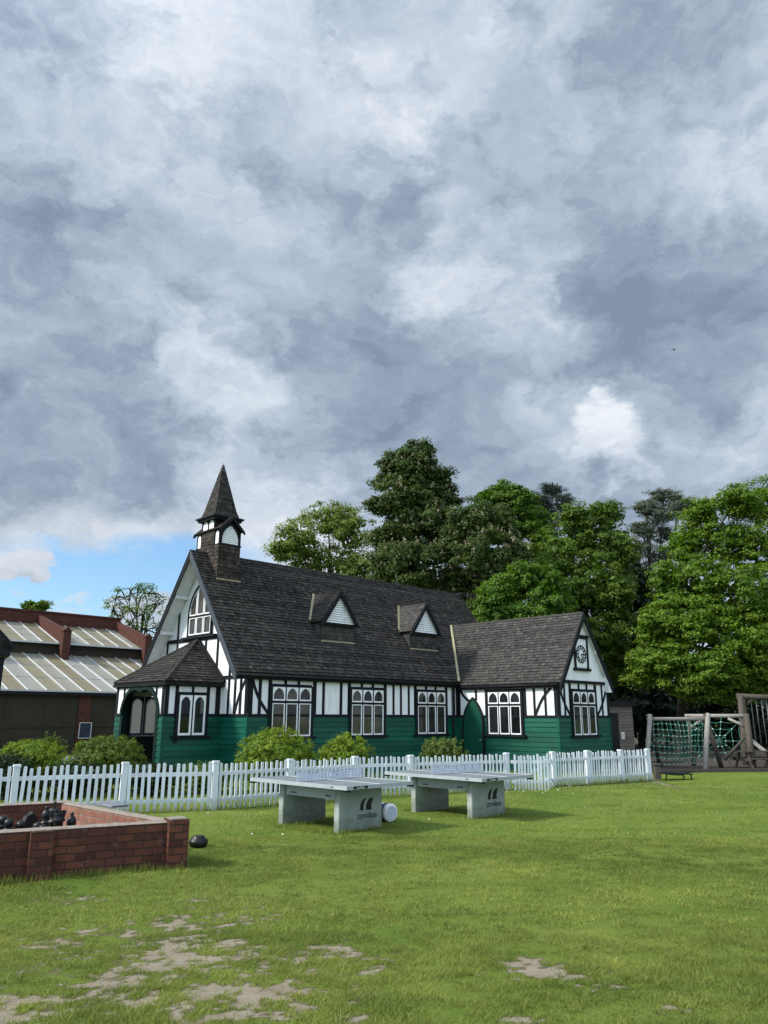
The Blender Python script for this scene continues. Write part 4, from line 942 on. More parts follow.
# ------------------------------------------------------------------ outdoor table tennis tables
def tt_table(label, Np, l, s, W=1.56, Lg=2.5, zt=.76):
    l = V3((*l, 0)).normalized(); s = V3((*s, 0)).normalized(); s = (s-l*s.dot(l)).normalized()
    rz = math.atan2(s.y, s.x)   # local x = short side, local y = long side
    root = thing('table_tennis_table', label, 'table', (Np[0], Np[1], 0), rz, 'outdoor table tennis tables')
    mb = MB(); mb.box((.0, 0, zt-.05), (W, Lg/2-.004, zt), .4); mb.box((0, Lg/2+.004, zt-.05), (W, Lg, zt), .6); top = mb.build('tabletop', 'tabletop', root, bev=.006)
    mb = MB(); mb.ring([(-.012, -.012, zt-.055), (W+.012, -.012, zt-.055), (W+.012, Lg+.012, zt-.055), (-.012, Lg+.012, zt-.055)], [(.012, .012, zt-.055), (W-.012, .012, zt-.055), (W-.012, Lg-.012, zt-.055), (.012, Lg-.012, zt-.055)], (0, 0, .058)); mb.build('edge_rail', 'steel', top)
    mb = MB()
    for x_ in (.004, W-.024, W/2-.01): mb.box((x_, .004, zt+.0005), (x_+.02, Lg-.004, zt+.0025))
    mb.build('line', 'white', top)
    for (x_, y_) in ((0, 0), (W, 0), (0, Lg), (W, Lg)):
        mb = MB(); sx, sy = (1 if x_ == 0 else -1), (1 if y_ == 0 else -1)
        mb.box((min(x_-sx*.02, x_+sx*.07), min(y_-sy*.02, y_+sy*.07), zt-.085), (max(x_-sx*.02, x_+sx*.07), max(y_-sy*.02, y_+sy*.07), zt-.057)); mb.build('corner_bumper', 'darkplastic', top)
    i0 = .27; li = .46; tk = .13
    for y_ in (li, Lg-li-tk):
        mb = MB(); mb.prism([(i0, y_, -.05), (i0+.03, y_-.0, -.05), (W-i0, y_, -.05), (W-i0, y_+tk, -.05), (i0, y_+tk, -.05)], (0, 0, zt-.09+.05))
        lg = mb.build('leg', 'concrete', root, bev=.02)
        if y_ == li:
            # emblem of two swept strokes over the maker's lettering
            cxm = W*.60; e = MB()
            for k, dx in enumerate((-.12, .02)):
                pts = [(dx-.06, 0), (dx-.045, .09), (dx+.0, .145), (dx+.085, .165), (dx+.06, .11), (dx+.045, .06), (dx+.05, .0)] if k else [(dx-.03, 0), (dx-.02, .08), (dx+.02, .14), (dx+.085, .165), (dx+.055, .11), (dx+.035, .06), (dx+.035, .0)]
                e.prism([(cxm+px_*1.25, li-.0015, .31+pz*1.2) for px_, pz in pts], (0, -.003, 0))
            e.build('emblem', 'darkplastic', lg)
            text_mesh('lettering', 'cornilleau', .15, 'darkplastic', lg, Matrix.Translation((cxm, li-.003, .225)) @ Matrix.Rotation(R(90), 4, 'X'), .001, 0, .80)
    mb = MB(); mb.box((i0+.05, li+tk, zt-.26), (i0+.09, Lg-li-tk, zt-.055)); mb.box((W-i0-.09, li+tk, zt-.26), (W-i0-.05, Lg-li-tk, zt-.055)); bm_ = mb.build('beam', 'steel', root)
    mb = MB()
    for y_ in (.72, 1.62): mb.box((i0+.046, y_, zt-.22), (i0+.0495, y_+.14, zt-.20))
    mb.build('slot', 'darkplastic', bm_)
    # perforated steel net
    mb = MB(); x0_, x1_ = .0, W; z0_, z1_ = zt+.008, zt+.155; nx_, nz_ = 19, 3
    cw, chh = (x1_-x0_)/nx_, (z1_-z0_)/nz_
    for i in range(nx_):
        for j in range(nz_):
            cx_, cz_ = x0_+(i+.5)*cw, z0_+(j+.5)*chh; r_ = .0165
            O_ = [(cx_-cw/2, cz_-chh/2), (cx_, cz_-chh/2), (cx_+cw/2, cz_-chh/2), (cx_+cw/2, cz_), (cx_+cw/2, cz_+chh/2), (cx_, cz_+chh/2), (cx_-cw/2, cz_+chh/2), (cx_-cw/2, cz_)]
            I_ = [(cx_+r_*math.cos(t), cz_+r_*math.sin(t)) for t in [R(225+45*q_) for q_ in range(8)]]
            for q_ in range(8): mb.face([(O_[q_][0], Lg/2, O_[q_][1]), (O_[(q_+1) % 8][0], Lg/2, O_[(q_+1) % 8][1]), (I_[(q_+1) % 8][0], Lg/2, I_[(q_+1) % 8][1]), (I_[q_][0], Lg/2, I_[q_][1])])
    mb.box((x0_, Lg/2-.008, z1_), (x1_, Lg/2+.008, z1_+.012)); net = mb.build('net', 'net', root)
    md = net.modifiers.new('thick', 'SOLIDIFY'); md.thickness = .004
    # printed marks on the table edges
    mb = MB(); mb.box((.14, -.0165, zt-.045), (.46, -.0125, zt-.004)); lb = mb.build('edge_label', 'darkplastic', top)
    text_mesh('lettering', 'cornilleau', .045, 'white', lb, Matrix.Translation((.30, -.0175, zt-.025)) @ Matrix.Rotation(R(90), 4, 'X'), .0005)
    text_mesh('lettering', '540', .05, 'darkplastic', top, Matrix.Translation((-.0135, .34, zt-.026)) @ Matrix.Rotation(R(-90), 4, 'Z') @ Matrix.Rotation(R(90), 4, 'X'), .0005)
    return root
tt_table('grey outdoor table tennis table nearest the brick chess enclosure, with the drum at its foot', (-.575, 12.88), (-.72, .694), (.694, .72))
tt_table('grey outdoor table tennis table farther back, between the other table and the picket gate', (1.80, 14.72), (-.70, .714), (.714, .70), zt=.75)
# drum lying behind the first table
dc = at(391.7, 815.5, 14.75); dax = V3((-.62, .75, 0)).normalized()
dr_ = thing('drum', 'white plastic drum lying on its side behind the nearer tennis table', 'drum', (dc.x, dc.y, .16)); mb = MB()
mb.lathe([(.0, -.005), (.13, -.0), (.155, .015), (.158, .06), (.150, .065), (.150, .26), (.158, .265), (.158, .32), (.13, .335), (.0, .335)], (0, 0, 0), 28, dax, .5); mb.build('body', 'drum', dr_)
mb = MB(); mb.lathe([(.151, .09), (.1525, .092), (.1525, .2), (.151, .202)], (0, 0, 0), 28, dax); mb.build('printed_band', 'blueprint', dr_)
mb = MB(); mb.lathe([(.0, -.012), (.02, -.012), (.022, -.002), (0, -.001)], (0, 0, 0), 12, dax); mb.lathe([(.10, -.006), (.105, -.008), (.115, -.008), (.12, -.004)], (0, 0, 0), 24, dax); mb.build('end_cap', 'net', dr_)

# ------------------------------------------------------------------ brick enclosure and chess pieces
def wall_run(mb, cap, a, b, th, h, z=0):
    a, b = V3((*a, 0)), V3((*b, 0)); d = (b-a).normalized(); n = V3((-d.y, d.x, 0))*th   # thickness to the left of a->b
    mb.prism([a+V3((0, 0, -.1)), b+V3((0, 0, -.1)), b+n+V3((0, 0, -.1)), a+n+V3((0, 0, -.1))], (0, 0, h+.1))
    if cap is not None:
        # uneven old mortar bed along the top
        k = int((b-a).length/.05)+1; J = 5; g_ = []
        for i in range(k+1):
            p = a+(b-a)*(i/k); row = []
            for j in range(J):
                t = j/(J-1); hh = (0 if j in (0, J-1) else .012+.010*float(fbm(np.array([p.x*9+j]), np.array([p.y*9]), 1., 3, 4)[0])); row.append(p+n*(.02+.96*t)+V3((0, 0, h+.001+hh)))
            g_.append(row)
        for i in range(k):
            for j in range(J-1): cap.face([g_[i][j], g_[i+1][j], g_[i+1][j+1], g_[i][j+1]], .5, True)
bw = thing('brick_wall', 'low red brick wall enclosing the giant chess pieces, with brick piers and mortar topped courses', 'wall', (0, 0, 0))
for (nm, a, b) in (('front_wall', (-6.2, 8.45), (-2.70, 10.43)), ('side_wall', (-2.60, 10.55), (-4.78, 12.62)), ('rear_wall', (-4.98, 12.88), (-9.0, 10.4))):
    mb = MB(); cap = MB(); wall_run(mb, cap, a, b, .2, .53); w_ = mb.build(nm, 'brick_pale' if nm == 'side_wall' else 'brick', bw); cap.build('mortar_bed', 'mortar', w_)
d_ = (V3((-2.70, 10.43, 0))-V3((-6.2, 8.45, 0))).normalized(); n_ = V3((-d_.y, d_.x, 0))
for pc, hh, wd in ((V3((-2.61, 10.43, 0)), .570, .25), (V3((-4.00, 9.65, 0)), .535, .25)):
    mb = MB(); a = pc-d_*wd/2-n_*.09; mb.prism([a+V3((0, 0, -.1)), a+d_*wd+V3((0, 0, -.1)), a+d_*wd+n_*.30+V3((0, 0, -.1)), a+n_*.30+V3((0, 0, -.1))], (0, 0, hh+.1)); p_ = mb.build('pier', 'brick', bw)
    c = MB(); c.prism([a+d_*.02+n_*.02+V3((0, 0, hh+.001)), a+d_*(wd-.02)+n_*.02+V3((0, 0, hh+.001)), a+d_*(wd-.02)+n_*.28+V3((0, 0, hh+.001)), a+d_*.02+n_*.28+V3((0, 0, hh+.001))], (0, 0, .014)); c.build('mortar_bed', 'mortar', p_)
mb = MB(); mb.box((-.33, -.13, 0), (.33, .13, .03)); sl = mb.build('slate_lid', 'slab', None, bev=.008); sl.location = (-4.05, 12.08, .555); sl.rotation_euler = (0, 0, R(-45))
tag(sl, 'flat grey slate lid lying on the side wall of the chess enclosure', 'lid')
mb = MB(); mb.face([(-9, 10.3, .004), (-6.2, 8.3, .004), (-2.8, 10.4, .004), (-4.9, 12.7, .004)]); o = mb.build('paving', 'mortar', None); struct(o, 'earth coloured paving inside the chess enclosure', 'paving')
def chess(kind, h):
    """turned piece of height h; the stem takes up the height, the head keeps its size"""
    mb = MB(); b = [(0, 0), (.105, 0), (.11, .03), (.105, .05), (.085, .07), (.08, .10), (.06, .13)]
    sph = lambda r, zc, a0=.5: [(max(.001, r*math.sin(t)), zc-r*math.cos(t)) for t in np.linspace(a0, math.pi, 9)]
    if kind == 'pawn': p = b+[(.042, h-.24), (.038, h-.15), (.062, h-.135), (.062, h-.12), (.034, h-.108)]+sph(.056, h-.056)
    elif kind == 'rook': p = b+[(.058, h-.24), (.054, h-.15), (.078, h-.13), (.08, h-.115), (.066, h-.10), (.078, h-.04), (.078, h-.03), (.056, h-.03), (.05, h-.06), (.001, h-.06)]
    elif kind == 'bishop': p = b+[(.045, h-.32), (.04, h-.24), (.07, h-.225), (.07, h-.21), (.04, h-.20), (.06, h-.15), (.062, h-.12), (.045, h-.07), (.016, h-.045), (.024, h-.03), (.02, h-.008), (.001, h)]
    elif kind == 'king': p = b+[(.05, h-.36), (.045, h-.28), (.078, h-.265), (.078, h-.25), (.048, h-.235), (.055, h-.18), (.078, h-.11), (.072, h-.095), (.026, h-.08), (.001, h-.075)]
    else: p = b+[(.075, h-.29), (.07, h-.25), (.001, h-.25)]
    mb.lathe(p, (0, 0, 0), 22)
    if kind == 'king': mb.box((-.014, -.014, h-.078), (.014, .014, h)); mb.box((-.036, -.013, h-.048), (.036, .013, h-.022))
    if kind == 'knight':
        prof = [(-.07, -.26), (.07, -.26), (.055, -.20), (.02, -.14), (.05, -.135), (.095, -.15), (.115, -.12), (.09, -.07), (.04, -.02), (.03, 0), (.01, -.02), (-.05, -.05), (-.08, -.12), (-.085, -.2)]
        mb.prism([(x_, -.042, h+z_) for x_, z_ in prof], (0, .084, 0))
    if kind == 'rook':
        for k in range(6):
            a = k*math.pi/3; mb.box((.066*math.cos(a)-.016, .066*math.sin(a)-.016, h-.032), (.066*math.cos(a)+.016, .066*math.sin(a)+.016, h))
    return mb
PIECES = [('pawn', 3.4, 816, 10.5, 'black giant chess pawn leftmost in the enclosure, half cut by the frame edge'), ('pawn', 9.3, 819, 10.1, 'black giant chess pawn second from the left, in front of the leftmost pawn'), ('pawn', 21, 821, 10.15, 'black giant chess pawn standing just left of the knight'),
          ('knight', 29.6, 812.5, 10.6, 'black giant chess knight with its flat carved head behind the front wall'), ('pawn', 38, 822.5, 10.3, 'black giant chess pawn just right of the knight'), ('pawn', 43.2, 825, 10.25, 'lowest looking black giant chess pawn in front of the king'),
          ('bishop', 47, 806.5, 11.3, 'black giant chess bishop standing left of the king'), ('king', 55.5, 802, 11.1, 'tallest black giant chess king with a cross on its crown'), ('rook', 59.8, 811, 10.75, 'black giant chess rook with broad crown right of the king'), ('bishop', 72.4, 812.5, 10.9, 'black giant chess bishop rightmost of the black pieces'), ('pawn', 50, 812, 11.6, 'black giant chess pawn farthest back between bishop and king')]
for kind, px, py, Y, lab in PIECES:
    t = at(px, py, Y); o = chess(kind, t.z).build('chess_piece', 'darkplastic', None)
    o.location = (t.x, t.y, .008); o.rotation_euler = (0, 0, R(55) if kind == 'knight' else 0); tag(o, lab, 'chess piece', 'giant black chess pieces')
pp = at(199, 849, 11.95); mb = MB(); mb.lathe([(0, .0), (.10, .0), (.13, .03), (.14, .07), (.125, .11), (.085, .13), (.085, .155), (.065, .16), (0, .16)], (0, 0, 0), 24)
o = mb.build('pot', 'darkplastic', None); o.location = (-2.68, 11.98, 0); tag(o, 'squat rounded black pot on the grass right of the brick pier', 'pot')

# ------------------------------------------------------------------ bushes
GB = 'bushes behind the picket fence'
bush('bush', 'rounded yellow green bush far left, in front of the glazed building', 27, 765, 19.3, 35, 23, L['bush'], group=GB)
bush('bush', 'mid green clipped bush in front of the chapel porch', 107, 759, 20.2, 33, 21, L['bush_dark'], group=GB)
bush('bush', 'broad yellow green bush under the first long wall window', 277, 757, 20.6, 39, 25, L['bush'], group=GB)
bush('bush', 'small rounded yellow green bush under the middle window', 347, 757, 21.6, 25, 20, L['bush'], group=GB)
bush('bush', 'loose rusty green bush left of the pointed green door', 443, 755, 23.0, 21, 17, L['bush_loose'], group=GB, leaf=.05, nleaf=34, sprigs=8, dens=.75)
for i, (x_, y_, Y, rx, ry, lb) in enumerate(((75, 776, 19.0, 30, 12, 'low dark shrub behind the fence between the two left bushes'), (150, 775, 19.3, 30, 11, 'low dark shrub behind the fence under the porch arch'), (205, 774, 20.0, 30, 9, 'low dark shrub behind the fence under the porch window'), (8, 770, 18.4, 26, 16, 'low dark shrub behind the fence at the far left edge'))):
    bush('shrub', lb, x_, y_, Y, rx, ry, L['dark'] if i != 2 else L['bush_dark'], .06, 40, .18, 'low shrubs along the fence')
bush('shrub', 'thin pale flowering twigs behind the far left bush', 48, 748, 22, 14, 12, L['light'], .05, 5, .2, None, 20, .3)

# ------------------------------------------------------------------ trees
LS, LN = .62, 2.0     # leaf size and number factors
tree('tree', 'thin half bare tree behind the glazed brick building', 'tree', 62, [(112, 604, 10, 7), (124, 594, 9, 7), (137, 588, 9, 8), (150, 592, 9, 8), (160, 602, 9, 8), (120, 614, 12, 8), (136, 606, 12, 10), (150, 612, 12, 9), (128, 628, 14, 10), (146, 630, 14, 12), (136, 648, 16, 12)], L['mid'], 138, .5, 17, .24, 1.7, .15, .0, .3, 7, twig=.045)
tree('tree', 'small leafy treetop rising over the brick parapet at far left', 'tree', 58, [(30, 606, 10, 6), (42, 606, 9, 6), (38, 622, 16, 12)], L['mid'], 38, .5, 40, .26, 1.4, .14, .6, .3, 3)
tree('tree', 'loose pale green tree behind the chapel roof, left of the dark chestnut', 'tree', 54, [(298, 538, 26, 20), (328, 520, 32, 18), (352, 532, 24, 24), (282, 551, 16, 13), (320, 562, 40, 20), (355, 570, 25, 20), (330, 595, 45, 22)], L['light'], 330, .55, 46, .25, 2.1, .22, .7, .4, 4)
tree('chestnut_tree', 'tallest dark chestnut tree with pale flower candles behind the roof ridge', 'tree', 46, [(410, 457, 22, 16), (393, 466, 14, 14), (408, 478, 22, 18), (383, 482, 12, 10), (441, 478, 14, 12), (424, 449, 11, 8), (378, 505, 12, 12), (448, 500, 13, 14), (427, 474, 18, 18), (398, 500, 20, 20, -1), (436, 498, 20, 20), (418, 515, 30, 28, -1), (392, 540, 24, 26), (440, 535, 24, 30), (412, 565, 42, 26, -2), (384, 570, 16, 20), (415, 600, 45, 22)], L['chestnut'], 415, .55, 75, .26, 1.9, .28, 1.2, .5, 2, .85)
tree('chestnut_tree', 'broad flowering chestnut tree right of the tallest one', 'tree', 43, [(470, 520, 26, 20), (500, 528, 22, 22), (455, 545, 22, 22), (485, 555, 32, 26, -1.5), (515, 560, 20, 22), (465, 585, 34, 22), (505, 590, 26, 20), (480, 615, 34, 20)], L['chestnut'], 482, .52, 70, .24, 1.8, .26, 1.2, .5, 2, .95)
tree('tree', 'fresh green broadleaf tree behind the flowering chestnut', 'tree', 52, [(487, 500, 16, 13), (505, 494, 18, 12), (522, 503, 18, 18), (536, 525, 18, 22), (510, 525, 30, 22), (545, 555, 22, 28), (525, 570, 28, 28)], L['bright'], 520, .46, 52, .26, 1.8, .26, 1.2, .5, 2)
tree('tree', 'low bright green tree just behind the join of the two chapel roofs', 'tree', 39, [(492, 598, 20, 18), (520, 582, 28, 20), (545, 590, 22, 24), (505, 618, 30, 16, -1), (535, 615, 30, 18, -1), (560, 610, 16, 24), (525, 640, 36, 20)], L['bright'], 522, .44, 58, .22, 1.9, .2, 1.2, .5, 2, 0)
tree('pine_tree', 'dark rounded pine top standing above the green trees', 'tree', 74, [(552, 490, 15, 10), (541, 502, 12, 12), (563, 503, 12, 12), (552, 512, 18, 14), (550, 530, 18, 14), (548, 552, 18, 18)], L['pine'], 551, .6, 90, .24, 1.9, .22, 1.2, .35, 2, aspect=.25)
tree('tree', 'tall mid green tree right behind the clock gable', 'tree', 46, [(575, 518, 20, 16), (605, 515, 20, 15), (590, 540, 32, 24), (560, 560, 22, 24), (620, 550, 18, 28), (595, 580, 36, 28, -1), (572, 610, 26, 26), (615, 605, 22, 30, -1), (600, 640, 28, 26, -1.5), (620, 665, 18, 22)], L['mid'], 600, .46, 52, .25, 1.8, .26, 1.2, .5, 2)
tree('pine_tree', 'open grey green pine between the mid green tree and the big maple', 'tree', 70, [(664, 496, 20, 9), (645, 508, 15, 10), (680, 505, 16, 12), (660, 515, 22, 12), (643, 528, 16, 10), (662, 535, 20, 10), (640, 548, 14, 12), (662, 556, 18, 12), (648, 578, 18, 16)], L['greypine'], 657, .6, 75, .24, 2.4, .2, 1.1, .3, 4, flat=.45, aspect=.3)
tree('maple_tree', 'big spreading bright green maple over the playground', 'tree', 38, [(700, 512, 22, 16), (735, 502, 28, 18), (772, 500, 34, 24), (685, 545, 22, 20), (722, 540, 36, 26), (768, 545, 40, 34), (668, 580, 20, 18), (672, 606, 24, 16, -1), (716, 612, 34, 16, -1.5), (760, 620, 34, 18, -1.5), (700, 580, 34, 26, -1), (745, 590, 42, 30, -1.5), (795, 600, 40, 40), (655, 628, 24, 22, -1), (690, 625, 32, 26, -2), (735, 640, 36, 26, -2.5), (672, 662, 26, 18, -2), (712, 668, 30, 16, -3), (760, 655, 30, 26, -2), (648, 655, 16, 14, -1), (650, 678, 20, 14, -1), (692, 690, 28, 12, -2), (735, 690, 32, 14, -1.5), (782, 688, 30, 18, -1)], L['maple'], 678, .52, 62, .21, 1.75, .21, 1.0, .55, 2, flat=.5, depth=1.1)
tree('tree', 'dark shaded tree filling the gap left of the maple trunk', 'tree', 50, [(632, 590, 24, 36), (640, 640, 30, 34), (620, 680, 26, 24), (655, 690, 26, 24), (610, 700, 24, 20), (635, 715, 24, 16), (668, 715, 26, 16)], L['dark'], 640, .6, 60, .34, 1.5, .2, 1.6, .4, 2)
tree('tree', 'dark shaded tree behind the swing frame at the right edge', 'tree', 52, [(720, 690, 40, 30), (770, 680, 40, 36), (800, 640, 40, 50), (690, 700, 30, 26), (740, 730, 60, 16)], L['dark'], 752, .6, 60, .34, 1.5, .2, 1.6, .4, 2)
# undergrowth of the wood and the far tree belt: read as one mass each
L['deep'] = leaf_mat('deep_shade_leaf', (.006, .013, .005), (.016, .030, .010), .15)  # shade of the wood put into the undergrowth's leaf colour
def mass(name, label, pts, leaf, mat, n):
    bl = [((x_, y_, z_), (rx, ry, rz_)) for x_, y_, z_, rx, ry, rz_ in pts]
    P, Q, T, Cc = crown(bl, leaf*3, n, 1.0, .5); o = leaves_mesh(name, P, Q, leaf, T, mat, None); tag(o, label, 'undergrowth', None, 'stuff'); return o
pts = [(x_, 47+random.uniform(-2, 3), 1.4+random.uniform(-.3, .8), 2.2, 2.0, 2.0) for x_ in np.arange(6, 44, 1.9)]
pts += [(x_, 54+random.uniform(-2, 3), 3.5+random.uniform(-.5, 1.5), 2.6, 2.2, 3.5) for x_ in np.arange(-2, 48, 2.4)]
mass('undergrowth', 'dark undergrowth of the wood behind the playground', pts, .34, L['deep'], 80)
pts = []
for a in np.arange(-75, 76, 2.2):
    rr = random.uniform(105, 120); pts.append((rr*math.sin(R(a)), rr*math.cos(R(a)), 3.2+random.uniform(-.6, 1.2), 4, 3.2, 3.4))
o = mass('far_tree_belt', 'far belt of trees closing the horizon', pts, 1.0, L['dark'], 34); o['category'] = 'trees'

# ------------------------------------------------------------------ shed, playground
sh = thing('shed', 'small grey boarded shed with a dark doorway beside the clock gable', 'shed', tuple(at(623, 752, 32.5)*1), R(8)); sh.location.z = 0
mb = MB(); fr = lambda a, d, z: V3((a, -d, z))
boards(mb, fr, -.10, .52, 0, 2.3, .12); mb.box((-.9, .0, 0), (.52, 1.6, 2.3)); boards(mb, fr, -.5, -.1, 2.02, 2.3, .12); mb.build('wall', 'shed_wood', sh)
mb = MB(); mb.box((-1.0, -.15, 2.3), (.62, 1.7, 2.46)); mb.build('roof', 'black', sh)
mb = MB(); mb.box((-.46, -.02, .02), (-.12, .0-.004, 2.0)); mb.build('doorway', 'dark', sh)
nb = thing('notice', 'small white notice pinned to the grey shed beside its doorway', 'notice', (sh.location.x+.03, sh.location.y-.045, .98), R(8))
mb = MB(); mb.box((-.055, -.012, 0), (.075, .0, .27)); mb.build('sheet', 'notice', nb)
mb = MB()
for k in range(5): mb.box((-.04, -.0145, .05+k*.04), (.06, -.0125, .058+k*.04))
mb.build('print', 'signblue', nb)

YP = 30.0
mb = MB()   # chippings under the playground
a_, b_ = at(640, 767.2, 27.6), at(790, 764.5, 29.0)
mb.face([(a_.x, a_.y, .012), (b_.x+12, b_.y+1.5, .012), (b_.x+60, 110, .012), (a_.x-2.5, 110, .012)]); o = mb.build('play_surface', 'chips', None); struct(o, 'bark chippings under the playground', 'play surface')
mb = MB(); mb.bar((a_.x, a_.y, .05), (b_.x+12, b_.y+1.5, .05), .12, .13); o = mb.build('timber_edging', 'brown_wood', None); tag(o, 'low timber edging between lawn and playground chippings', 'edging', None, 'thing')
def pole(mb, p, q_, r0, r1=None, n=10):
    r0 *= .78; r1 = r1*.78 if r1 else None
    p, q_ = V3(p), V3(q_); r1 = r1 or r0; m_ = p.lerp(q_, .5)+V3((random.uniform(-.02, .02), random.uniform(-.02, .02), 0)); mb.tube([p, m_, q_], [r0, (r0+r1)/2, r1], n)
def gpt(x, y, Y): p = at(x, y, Y); return V3((p.x, p.y, p.z))
def gnd(p): return V3((p.x, p.y, -.05))
cf = thing('climbing_frame', 'weathered timber climbing frame with a green rope net', 'climbing frame', (0, 0, 0))
tl, tr_ = gpt(651, 719, YP), gpt(706, 719, YP)
def leg(parent, top, foot, r0, mat): mb = MB(); pole(mb, foot, top, r0*1.1, r0); return mb.build('leg', mat, parent)
leg(cf, gpt(650, 715, YP), gnd(gpt(645, 760, YP-.9)), .105, 'grey_wood'); leg(cf, gpt(648, 715, YP), gnd(gpt(660, 758, YP+.9)), .10, 'brown_wood')
leg(cf, gpt(708, 714, YP), gnd(gpt(704, 760, YP-.9)), .115, 'grey_wood'); leg(cf, gpt(705, 714, YP), gnd(gpt(721, 758, YP+.3)), .10, 'brown_wood')
mb = MB(); pole(mb, tl-V3((.15, 0, 0)), tr_+V3((.1, 0, 0)), .085); mb.build('beam', 'grey_wood', cf)
# net hanging from the beam, sagging out to the back
mb = MB(); jt = MB(); cols, rows = 12, 8
P_ = [[None]*(rows+1) for _ in range(cols+1)]
for i in range(cols+1):
    for j in range(rows+1):
        t, s = i/cols, j/rows; p = tl.lerp(tr_, .04+.9*t); z = p.z*(1-s)+.16*s
        P_[i][j] = V3((p.x+(s*.10*math.sin(5*t)), p.y+.25*s-.18*math.sin(math.pi*s)*math.sin(math.pi*t)+random.uniform(-.03, .03), z+.03*math.sin(7*t+3*s)))
for i in range(cols+1):
    mb.tube(P_[i], .013, 5)
    for j in range(rows+1): jt.lathe([(0, -.024), (.022, -.01), (.022, .01), (0, .024)], P_[i][j], 6)
for j in range(1, rows+1): mb.tube([P_[i][j] for i in range(cols+1)], .013, 5)
# second face of the net, leaning the other way
Q_ = [[P_[i][j]+V3((.06, .9*j/rows+.15, 0)) for j in range(rows+1)] for i in range(cols+1)]
for i in range(0, cols+1, 2): mb.tube(Q_[i], .015, 5)
for j in range(1, rows+1, 2): mb.tube([Q_[i][j] for i in range(cols+1)], .015, 5)
nt_ = mb.build('rope_net', 'rope', cf, weld=False); jt.build('rope_joint', 'joint', nt_, weld=False)
wf = thing('climbing_frame', 'weathered timber frame holding a green spider web of ropes', 'climbing frame', (0, 0, 0))
bl, br_ = gpt(685, 716, YP+1.6), gpt(748, 716, YP+.4)
leg(wf, gpt(688, 716, YP+1.5), gnd(gpt(693, 758, YP+1.5)), .10, 'brown_wood')
mb = MB(); pole(mb, gnd(gpt(752, 760, YP-.2)), gpt(746, 714, YP+.2), .17, .14); mb.build('leg', 'brown_wood', wf)
mb = MB(); pole(mb, bl, br_, .10); mb.build('beam', 'grey_wood', wf)
for (p, q_) in (((728, 718.5), (746, 727.5)), ((724, 760), (745, 737)), ((691, 728), (702, 720))):
    mb = MB(); pole(mb, gpt(*p, YP+.7), gpt(*q_, YP+.4), .07); mb.build('brace', 'grey_wood' if p[1] < 740 else 'brown_wood', wf)
mb = MB(); jt = MB(); c = gpt(719.5, 741, YP+.75); ang = [R(a) for a in (0, 42, 80, 115, 150, 180, 215, 250, 290, 325)]
ends = []
for a in ang:
    ex_, ez_ = math.cos(a), math.sin(a); k = min(1.05/abs(ex_) if abs(ex_) > .01 else 99, .93/abs(ez_) if abs(ez_) > .01 else 99); ends.append(c+V3((ex_*k, -.12*ex_*k, ez_*k))); mb.tube([c, ends[-1]], .013, 5)
for fr_ in (.22, .48, .76):
    for i in range(len(ang)):
        p, q_ = c.lerp(ends[i], fr_), c.lerp(ends[(i+1) % len(ang)], fr_); m_ = p.lerp(q_, .5).lerp(c, .06); mb.tube([p, m_, q_], .012, 5); jt.lathe([(0, -.028), (.025, -.01), (.025, .01), (0, .028)], p, 6)
nt_ = mb.build('rope_web', 'rope', wf, weld=False); jt.build('rope_joint', 'joint', nt_, weld=False)
sw = thing('swing_frame', 'tall dark timber frame with hanging grey ropes at the right edge', 'swing frame', (0, 0, 0)); YS = 33
leg(sw, gpt(740, 695, YS), gnd(gpt(745, 755, YS-.8)), .15, 'brown_wood'); leg(sw, gpt(742, 695, YS+.4), gnd(gpt(753, 755, YS+1.4)), .13, 'brown_wood'); leg(sw, gpt(796, 699, YS), gnd(gpt(802, 757, YS)), .15, 'brown_wood')
mb = MB(); pole(mb, gpt(737, 696, YS), gpt(800, 699, YS), .14); mb.build('beam', 'brown_wood', sw)
mb = MB(); pole(mb, gpt(746, 706, YS), gpt(752, 698.5, YS), .08); mb.build('brace', 'brown_wood', sw)
for x_ in (750.5, 755.5, 761, 766, 772, 778):
    mb = MB(); mb.tube([gpt(x_, 698, YS), gpt(x_+3, 722, YS), gpt(x_+6, 744, YS)], .022, 5); mb.build('rope', 'ropegrey', sw)
# picnic bench at the right edge
pb = at(764, 764, 29.4); pt = thing('picnic_table', 'brown timber picnic table at the right edge of the playground', 'picnic table', (pb.x, 30.1, 0), R(10))
mb = MB()
for k in range(4): mb.box((-.65, -.32+k*.165, .60), (1.0, -.17+k*.165, .64))
mb.build('tabletop', 'brown_wood', pt)
for y_ in (-.68, .50):
    mb = MB(); mb.box((-.65, y_, .36), (1.0, y_+.22, .40)); mb.build('seat', 'brown_wood', pt)
for x_ in (-.45, .8):
    mb = MB(); mb.bar((x_, -.55, -.02), (x_, -.22, .60), .05, .09, (0, 1, 0)); mb.bar((x_, .55, -.02), (x_, .22, .60), .05, .09, (0, 1, 0)); mb.bar((x_+.05, -.68, .32), (x_+.05, .72, .32), .04, .09); mb.build('leg', 'brown_wood', pt)
mb = MB(); mb.bar(gpt(750, 739, 31), gpt(772, 757, 30.2), .1, .1); o = mb.build('log_rail', 'grey_wood', None); tag(o, 'leaning grey timber rail between web frame and picnic table', 'rail', None, 'thing')
